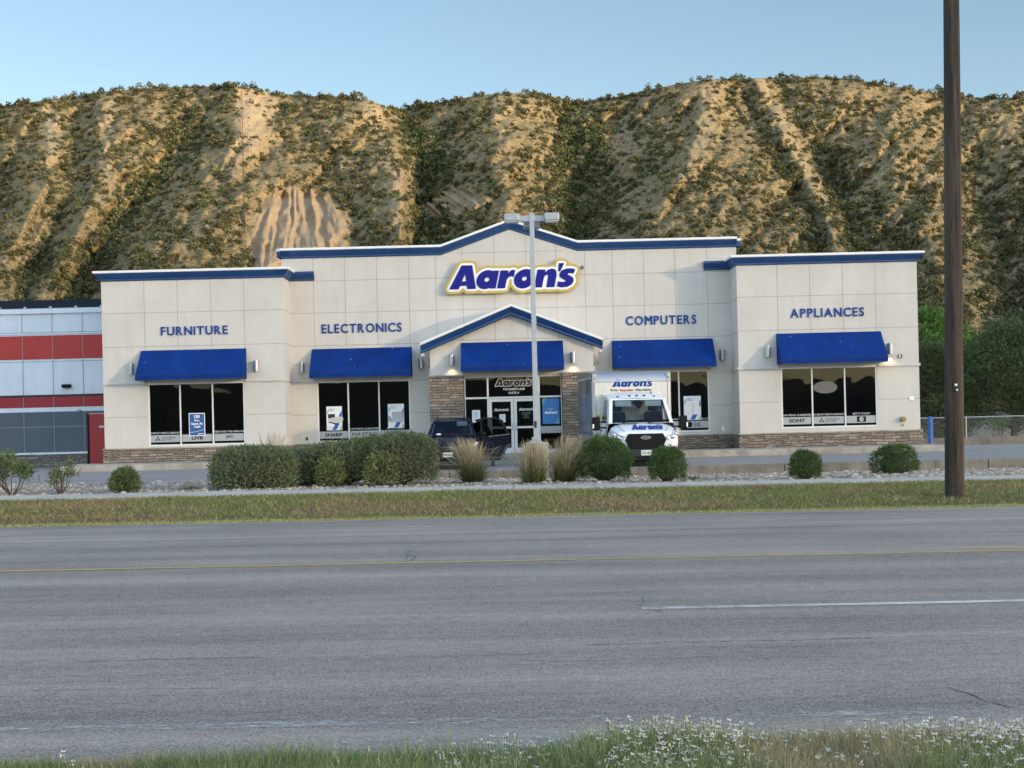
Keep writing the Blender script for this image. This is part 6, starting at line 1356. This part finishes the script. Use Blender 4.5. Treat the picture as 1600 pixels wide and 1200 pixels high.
def bare_w(px, py):
    x6 = np.interp(py, LV, LINES[10][0]); b1 = sstep(-6, 8, px - x6) * sstep(95, 25, px - x6) * sstep(300, 170, py)
    x2 = np.interp(py, LV, LINES[6][0]); b2 = sstep(-10, 2, px - x2) * sstep(30, 6, px - x2) * sstep(290, 200, py) * .8
    b3 = 0
    for k, wd_, y1 in ((16, 40, 260), (18, 26, 330), (8, 34, 300), (12, -40, 330), (14, 40, 210)):
        xk = np.interp(py, LV, LINES[k][0]); s_ = 1 if wd_ > 0 else -1; b3 = b3 + .55 * sstep(-8, 4, (px - xk) * s_) * sstep(abs(wd_), 8, (px - xk) * s_) * sstep(y1 + 50, y1 - 40, py)
    return np.clip(b1 + b2 + b3, 0, 1)
def hill_point(u, t):
    off, px, py = hill_xy(u, t); e = np.interp(u, RIDU, RIDE)
    Rb, Rr = 430., 980.
    rg = Rb + (Rr - Rb) * t ** 1.05 + off
    n1 = fbm(px / 80 + py / 130, py / 62, 71, 4) - .5; n2 = fbm(px / 20 + py / 40, py / 24, 72, 3) - .5; n3 = fbm(px / 7, py / 9, 75, 2) - .5
    cw_ = cliff_w(px, py); ang = (px - 474) / np.maximum(py - 150, 20); rib = .5 - np.abs(fbm(ang * 10 + 60 + .5 * fbm(px / 24, py / 24, 78, 2), py / 150, 77, 2) - .5) * 2.2; rib2 = np.abs(fbm(ang * 30 + 10 + .6 * fbm(px / 12, py / 16, 79, 2), py / 90, 80, 3) - .5)
    br_ = np.abs(fbm(px / 58 + py / 75, py / 120 + 7, 101, 4) - .5); b2_ = np.abs(fbm(px / 30 - py / 60 + 40, py / 70, 102, 3) - .5)
    rg = rg + np.interp(t, [0, .93, 1], [1, 1, .1]) * (1 - cw_) * (11 * (1 - sstep(0, .20, br_)) + 4.5 * (1 - sstep(0, .16, b2_)))
    rg = rg + (40 * n1 + 12 * n2 + 5 * n3) * np.interp(t, [0, .9, 1], [1, 1, .3]) + cw_ * (14 - 30 * rib - 15 * rib2 + 7 * (fbm(px / 9, py / 16, 103, 3) - .5) - 10 * sstep(288, 330, py)) + cw_ * 5 * np.sin(py / 5.2 + 3 * n1) * sstep(326, 304, py)
    return u * rg, rg, CAM_H + rg * t * e - 1.5 * (1 - t)
def gully(px, py):
    return 1 - sstep(0, .10, np.abs(fbm(px / 58 + py / 75, py / 120 + 7, 101, 4) - .5))
UU = np.concatenate([np.linspace(-.80, -.40, 90)[:-1], np.linspace(-.40, .40, NU), np.linspace(.40, .86, 90)[1:]])
TT = np.linspace(0, 1, NR); U, T = np.meshgrid(UU, TT); X, Y, Z = hill_point(U, T)
# the back of the ridge falls away
bk = [(X[-1] * q, Y[-1] * q, Z[-1] - dz) for q, dz in ((1.02, 3), (1.08, 22), (1.3, 120), (1.6, 260))]
Xa = np.concatenate([X] + [b[0][None] for b in bk]); Ya = np.concatenate([Y] + [b[1][None] for b in bk]); Za = np.concatenate([Z] + [b[2][None] for b in bk])
k, n = Xa.shape; i = (np.arange(k - 1)[:, None] * n + np.arange(n - 1)[None]).ravel(); F = np.stack([i, i + 1, i + 1 + n, i + n], -1)
_, PX, PY = hill_xy(U, T); cl = cliff_w(PX, PY); br = bare_w(PX, PY)
fc = np.zeros((k - 1, n - 1, 3)); fc[:NR - 1, :, 0] = cl[:-1, :-1]; fc[:NR - 1, :, 1] = br[:-1, :-1]
hm = bpy.data.materials.new('hill_soil'); hm.use_nodes = True; N = hm.node_tree.nodes; L = hm.node_tree.links; p = N['Principled BSDF']; p.inputs['Roughness'].default_value = .95; p.inputs['Specular IOR Level'].default_value = .1
tc = N.new('ShaderNodeTexCoord')
def nz(sc, det=5, st=(1, 1, 1)):
    mp = N.new('ShaderNodeMapping'); mp.inputs['Scale'].default_value = st; L.new(tc.outputs['Object'], mp.inputs[0]); q = N.new('ShaderNodeTexNoise'); q.inputs['Scale'].default_value = sc; q.inputs['Detail'].default_value = det; q.inputs['Roughness'].default_value = .68; L.new(mp.outputs[0], q.inputs['Vector']); return q.outputs['Fac']
def mixc(f, a, b, bl='MIX'):
    q = N.new('ShaderNodeMix'); q.data_type = 'RGBA'; q.blend_type = bl
    if isinstance(f, float): q.inputs[0].default_value = f
    else: L.new(f, q.inputs[0])
    for s_, v in ((6, a), (7, b)):
        if isinstance(v, tuple): q.inputs[s_].default_value = (*v, 1)
        else: L.new(v, q.inputs[s_])
    return q.outputs[2]
def rng(f, a, b):
    q = N.new('ShaderNodeMapRange'); q.inputs[1].default_value = a; q.inputs[2].default_value = b; L.new(f, q.inputs[0]); return q.outputs[0]
base = mixc(rng(nz(.02), .35, .65), (.255, .188, .108), (.345, .258, .152))
base = mixc(rng(nz(.16, 6), .40, .60), base, (.150, .122, .060))
base = mixc(rng(nz(.55, 5), .48, .66), base, (.125, .108, .050)); base = mixc(rng(nz(.25, 5, (1, 1, 4)), .54, .68), base, (.40, .30, .175))
at = N.new('ShaderNodeAttribute'); at.attribute_name = 'tint'; sx = N.new('ShaderNodeSeparateColor'); L.new(at.outputs['Color'], sx.inputs[0])
bare = mixc(rng(nz(.10, 5), .35, .7), (.385, .305, .19), (.31, .232, .138)); base = mixc(sx.outputs[1], base, bare)
clay = mixc(rng(nz(.06, 5, (1, 1, 3)), .35, .65), (.36, .28, .18), (.34, .235, .14)); base = mixc(sx.outputs[0], base, clay)
L.new(base, p.inputs['Base Color'])
bn = N.new('ShaderNodeBump'); bn.inputs['Strength'].default_value = .9; bn.inputs['Distance'].default_value = 1.6; L.new(nz(.28, 6), bn.inputs['Height']); L.new(bn.outputs[0], p.inputs['Normal'])
tag(np_mesh('hills', np.stack([Xa, Ya, Za], -1).reshape(-1, 3), 4, hm, F=F, col=fc.reshape(-1, 3), smooth=True), kind='structure')
# unseen hills behind the viewer, added to darken window reflections and part-block the sun
def ring(az):
    """elevation of the far skyline; the added western ridge is shaped to cover part of the setting sun for the valley floor"""
    low = .014 + .030 * fbm(az * 3 + 9, az * 0 + 2, 91, 4)
    return low + (math.tan(R(RIDGE_EL)) - low) * sstep(R(157), R(145), az)
RIDGE_EL = 7.6
az = np.linspace(R(92), R(300), 260); hz = ring(az); rr_ = np.array([5600., 7400, 9000, 10600]); hh = np.array([0, .55, 1, .3])
Xr = np.sin(az)[None] * rr_[:, None]; Yr = np.cos(az)[None] * rr_[:, None]; Zr = CAM_H + 1 + 9000 * hz[None] * hh[:, None] - 3 * (hh[:, None] < .1)
i = (np.arange(3)[:, None] * 260 + np.arange(259)[None]).ravel(); Fr = np.stack([i, i + 1, i + 261, i + 260], -1)
tag(np_mesh('added_far_hills', np.stack([Xr, Yr, Zr], -1).reshape(-1, 3), 4, M['dirt'], F=Fr, smooth=True), kind='structure')

# ---- junipers and sage on the slopes
M['juniper'] = leaf_mat('juniper_leaf', (.092, .092, .042), trans=.1, rough=.85)
hr = np.random.RandomState(17)
def veg_points(n, den):
    u = hr.uniform(-.42, .42, n); t = hr.uniform(.02, 1.0, n); off, px, py = hill_xy(u, t)
    keep = hr.rand(n) < den(u, t, off, px, py); return u[keep], t[keep]
def dens(u, t, off, px, py):
    g = sstep(-22, 26, off); cl_ = cliff_w(px, py); b_ = bare_w(px, py); f = fbm(px / 26, py / 20, 81, 4)
    d = .34 + .50 * g + 1.5 * (f - .5) + .4 * gully(px, py); return np.clip(d * (1 - .93 * b_ * .85) * (1 - 1.0 * np.clip((cl_ - .5 * (fbm(px / 16, py / 14, 97, 3) > .60)) * 3, 0, 1)), 0, 1)
u, t = veg_points(36000, dens)
ut = hr.uniform(-.40, .40, 230); u = np.concatenate([u, ut]); t = np.concatenate([t, hr.uniform(.984, 1.0, 230)])      # skyline trees
bx_, by_, bz_ = hill_point(u, t); off, px, py = hill_xy(u, t)
size = (1.15 + 1.9 * hr.rand(len(u)) ** 1.4) * np.where(t > .98, .95, 1) * (.8 + .5 * sstep(0, 40, off)); size[-230:] = hr.uniform(1.1, 3.1, 230); bz_[-230:] += .35 * size[-230:]
def bush_geo(nq, r, tall):
    D = unit(nq, r); D[:, 2] = np.abs(D[:, 2]); lob = 1 + .35 * r.rand(); P = D * (r.uniform(.55, 1.05, nq)[:, None]) * np.array([1, 1, tall])
    P[:, 0] *= lob; Q = leaf_quads(P - D * .15, D * .5 + np.array([0, 0, .3]), r.uniform(.4, .75, nq), r.uniform(.35, .6, nq), r, 1.1); return Q, tint(nq, r, .22, .08)
protos = [bush_geo(44, hr, hr.uniform(1.0, 1.6)) for _ in range(10)]
big = np.argsort(-(size / by_) * np.where((np.abs(u) < .365) & (py < 470), 1, .01))[:300]
rest = np.setdiff1d(np.arange(len(u)), big)
def col_for(idx):
    w_ = hr.uniform(-1, 1, len(idx)); return np.stack([1 + .16 * w_, 1 + 0 * w_, 1 - .14 * w_], -1) * hr.uniform(.62, 1.35, len(idx))[:, None]
V = []; C = []
for q, (geo, tc_) in enumerate(protos):
    idx = rest[q::len(protos)]; lush = sstep(0, 40, off[idx])[:, None]; base_c = col_for(idx) * (1 + lush * np.array([-.16, .04, -.1])); a = hr.uniform(0, 6.28, len(idx)); ca, sa = np.cos(a)[:, None, None], np.sin(a)[:, None, None]
    g_ = geo[None] * size[idx][:, None, None, None]; x = g_[..., 0] * ca - g_[..., 1] * sa; y = g_[..., 0] * sa + g_[..., 1] * ca
    V.append(np.stack([x + bx_[idx][:, None, None], y + by_[idx][:, None, None], g_[..., 2] + bz_[idx][:, None, None] - .15], -1).reshape(-1, 3)); C.append((base_c[:, None] * tc_[None]).reshape(-1, 3))
# sage: smaller, paler
us, ts = veg_points(32000, lambda u, t, off, px, py: np.clip(.75 - .6 * bare_w(px, py) - 2 * cliff_w(px, py), 0, 1)); sx_, sy_, sz_ = hill_point(us, ts)
sq_, stt = bush_geo(10, hr, .75); ss = hr.uniform(.6, 1.5, len(us)); a = hr.uniform(0, 6.28, len(us)); ca, sa = np.cos(a)[:, None, None], np.sin(a)[:, None, None]
g_ = sq_[None] * ss[:, None, None, None]; x = g_[..., 0] * ca - g_[..., 1] * sa; y = g_[..., 0] * sa + g_[..., 1] * ca
V.append(np.stack([x + sx_[:, None, None], y + sy_[:, None, None], g_[..., 2] + sz_[:, None, None] - .1], -1).reshape(-1, 3)); bc = np.array([1.5, 1.32, 1.15]) * hr.uniform(.7, 1.3, (len(us), 1)); C.append((bc[:, None] * stt[None]).reshape(-1, 3))
tag(np_mesh('hillside_scrub', np.concatenate(V), 4, M['juniper'], col=np.concatenate(C)), 'juniper and sage scrub scattered over the dry hillside', 'scrub', kind='stuff')
pm_ = []
for q in range(6):
    geo, tc_ = bush_geo(110, hr, hr.uniform(.9, 1.4)); o = np_mesh('juniper', geo.reshape(-1, 3), 4, M['juniper'], col=tc_ * hr.uniform(.8, 1.25)); pm_.append(o)
    tag(o, 'dark green juniper bush on the lower hillside above the roofs', 'bush', 'junipers on the lower hillside')
for q, j in enumerate(big):
    o = pm_[q] if q < 6 else pm_[q % 6].copy()
    if q >= 6: COL.objects.link(o)
    s_ = size[j]; o.location = (bx_[j], by_[j], bz_[j] - .15); o.scale = (s_, s_, s_); o.rotation_euler.z = hr.uniform(0, 6.28)
# straight fence line up the slope on the left
t_ = np.linspace(.56, .985, 90); pxs = np.interp(t_, [.56, .985], [383, 378]); u_ = (pxs - 800) / 2200 - AL * (-(t_ * .23)) ; fx, fy, fz = hill_point(u_, t_)
fn_ = empty('hillside_fence', (fx[0], fy[0], fz[0]), 'thin straight line of posts and wire running up the left hillside', 'fence')
m = MB()
for a, b, c in zip(fx, fy, fz): m.tube([(a, b, c - .3), (a, b, c + 2.0)], .16, 5)
m.build('posts', M['twig'], fn_); m = MB().tube([(a, b, c + 1.8) for a, b, c in zip(fx, fy, fz)], .09, 5).tube([(a, b, c + 1.0) for a, b, c in zip(fx, fy, fz)], .07, 5); m.build('wire', M['twig'], fn_)

# ------------------------------------------------------------------ the lot falls very slightly to the left
for o in GRADE:
    o.location.z += .04 + .0035 * o.location.x; o.rotation_euler.y -= .0035
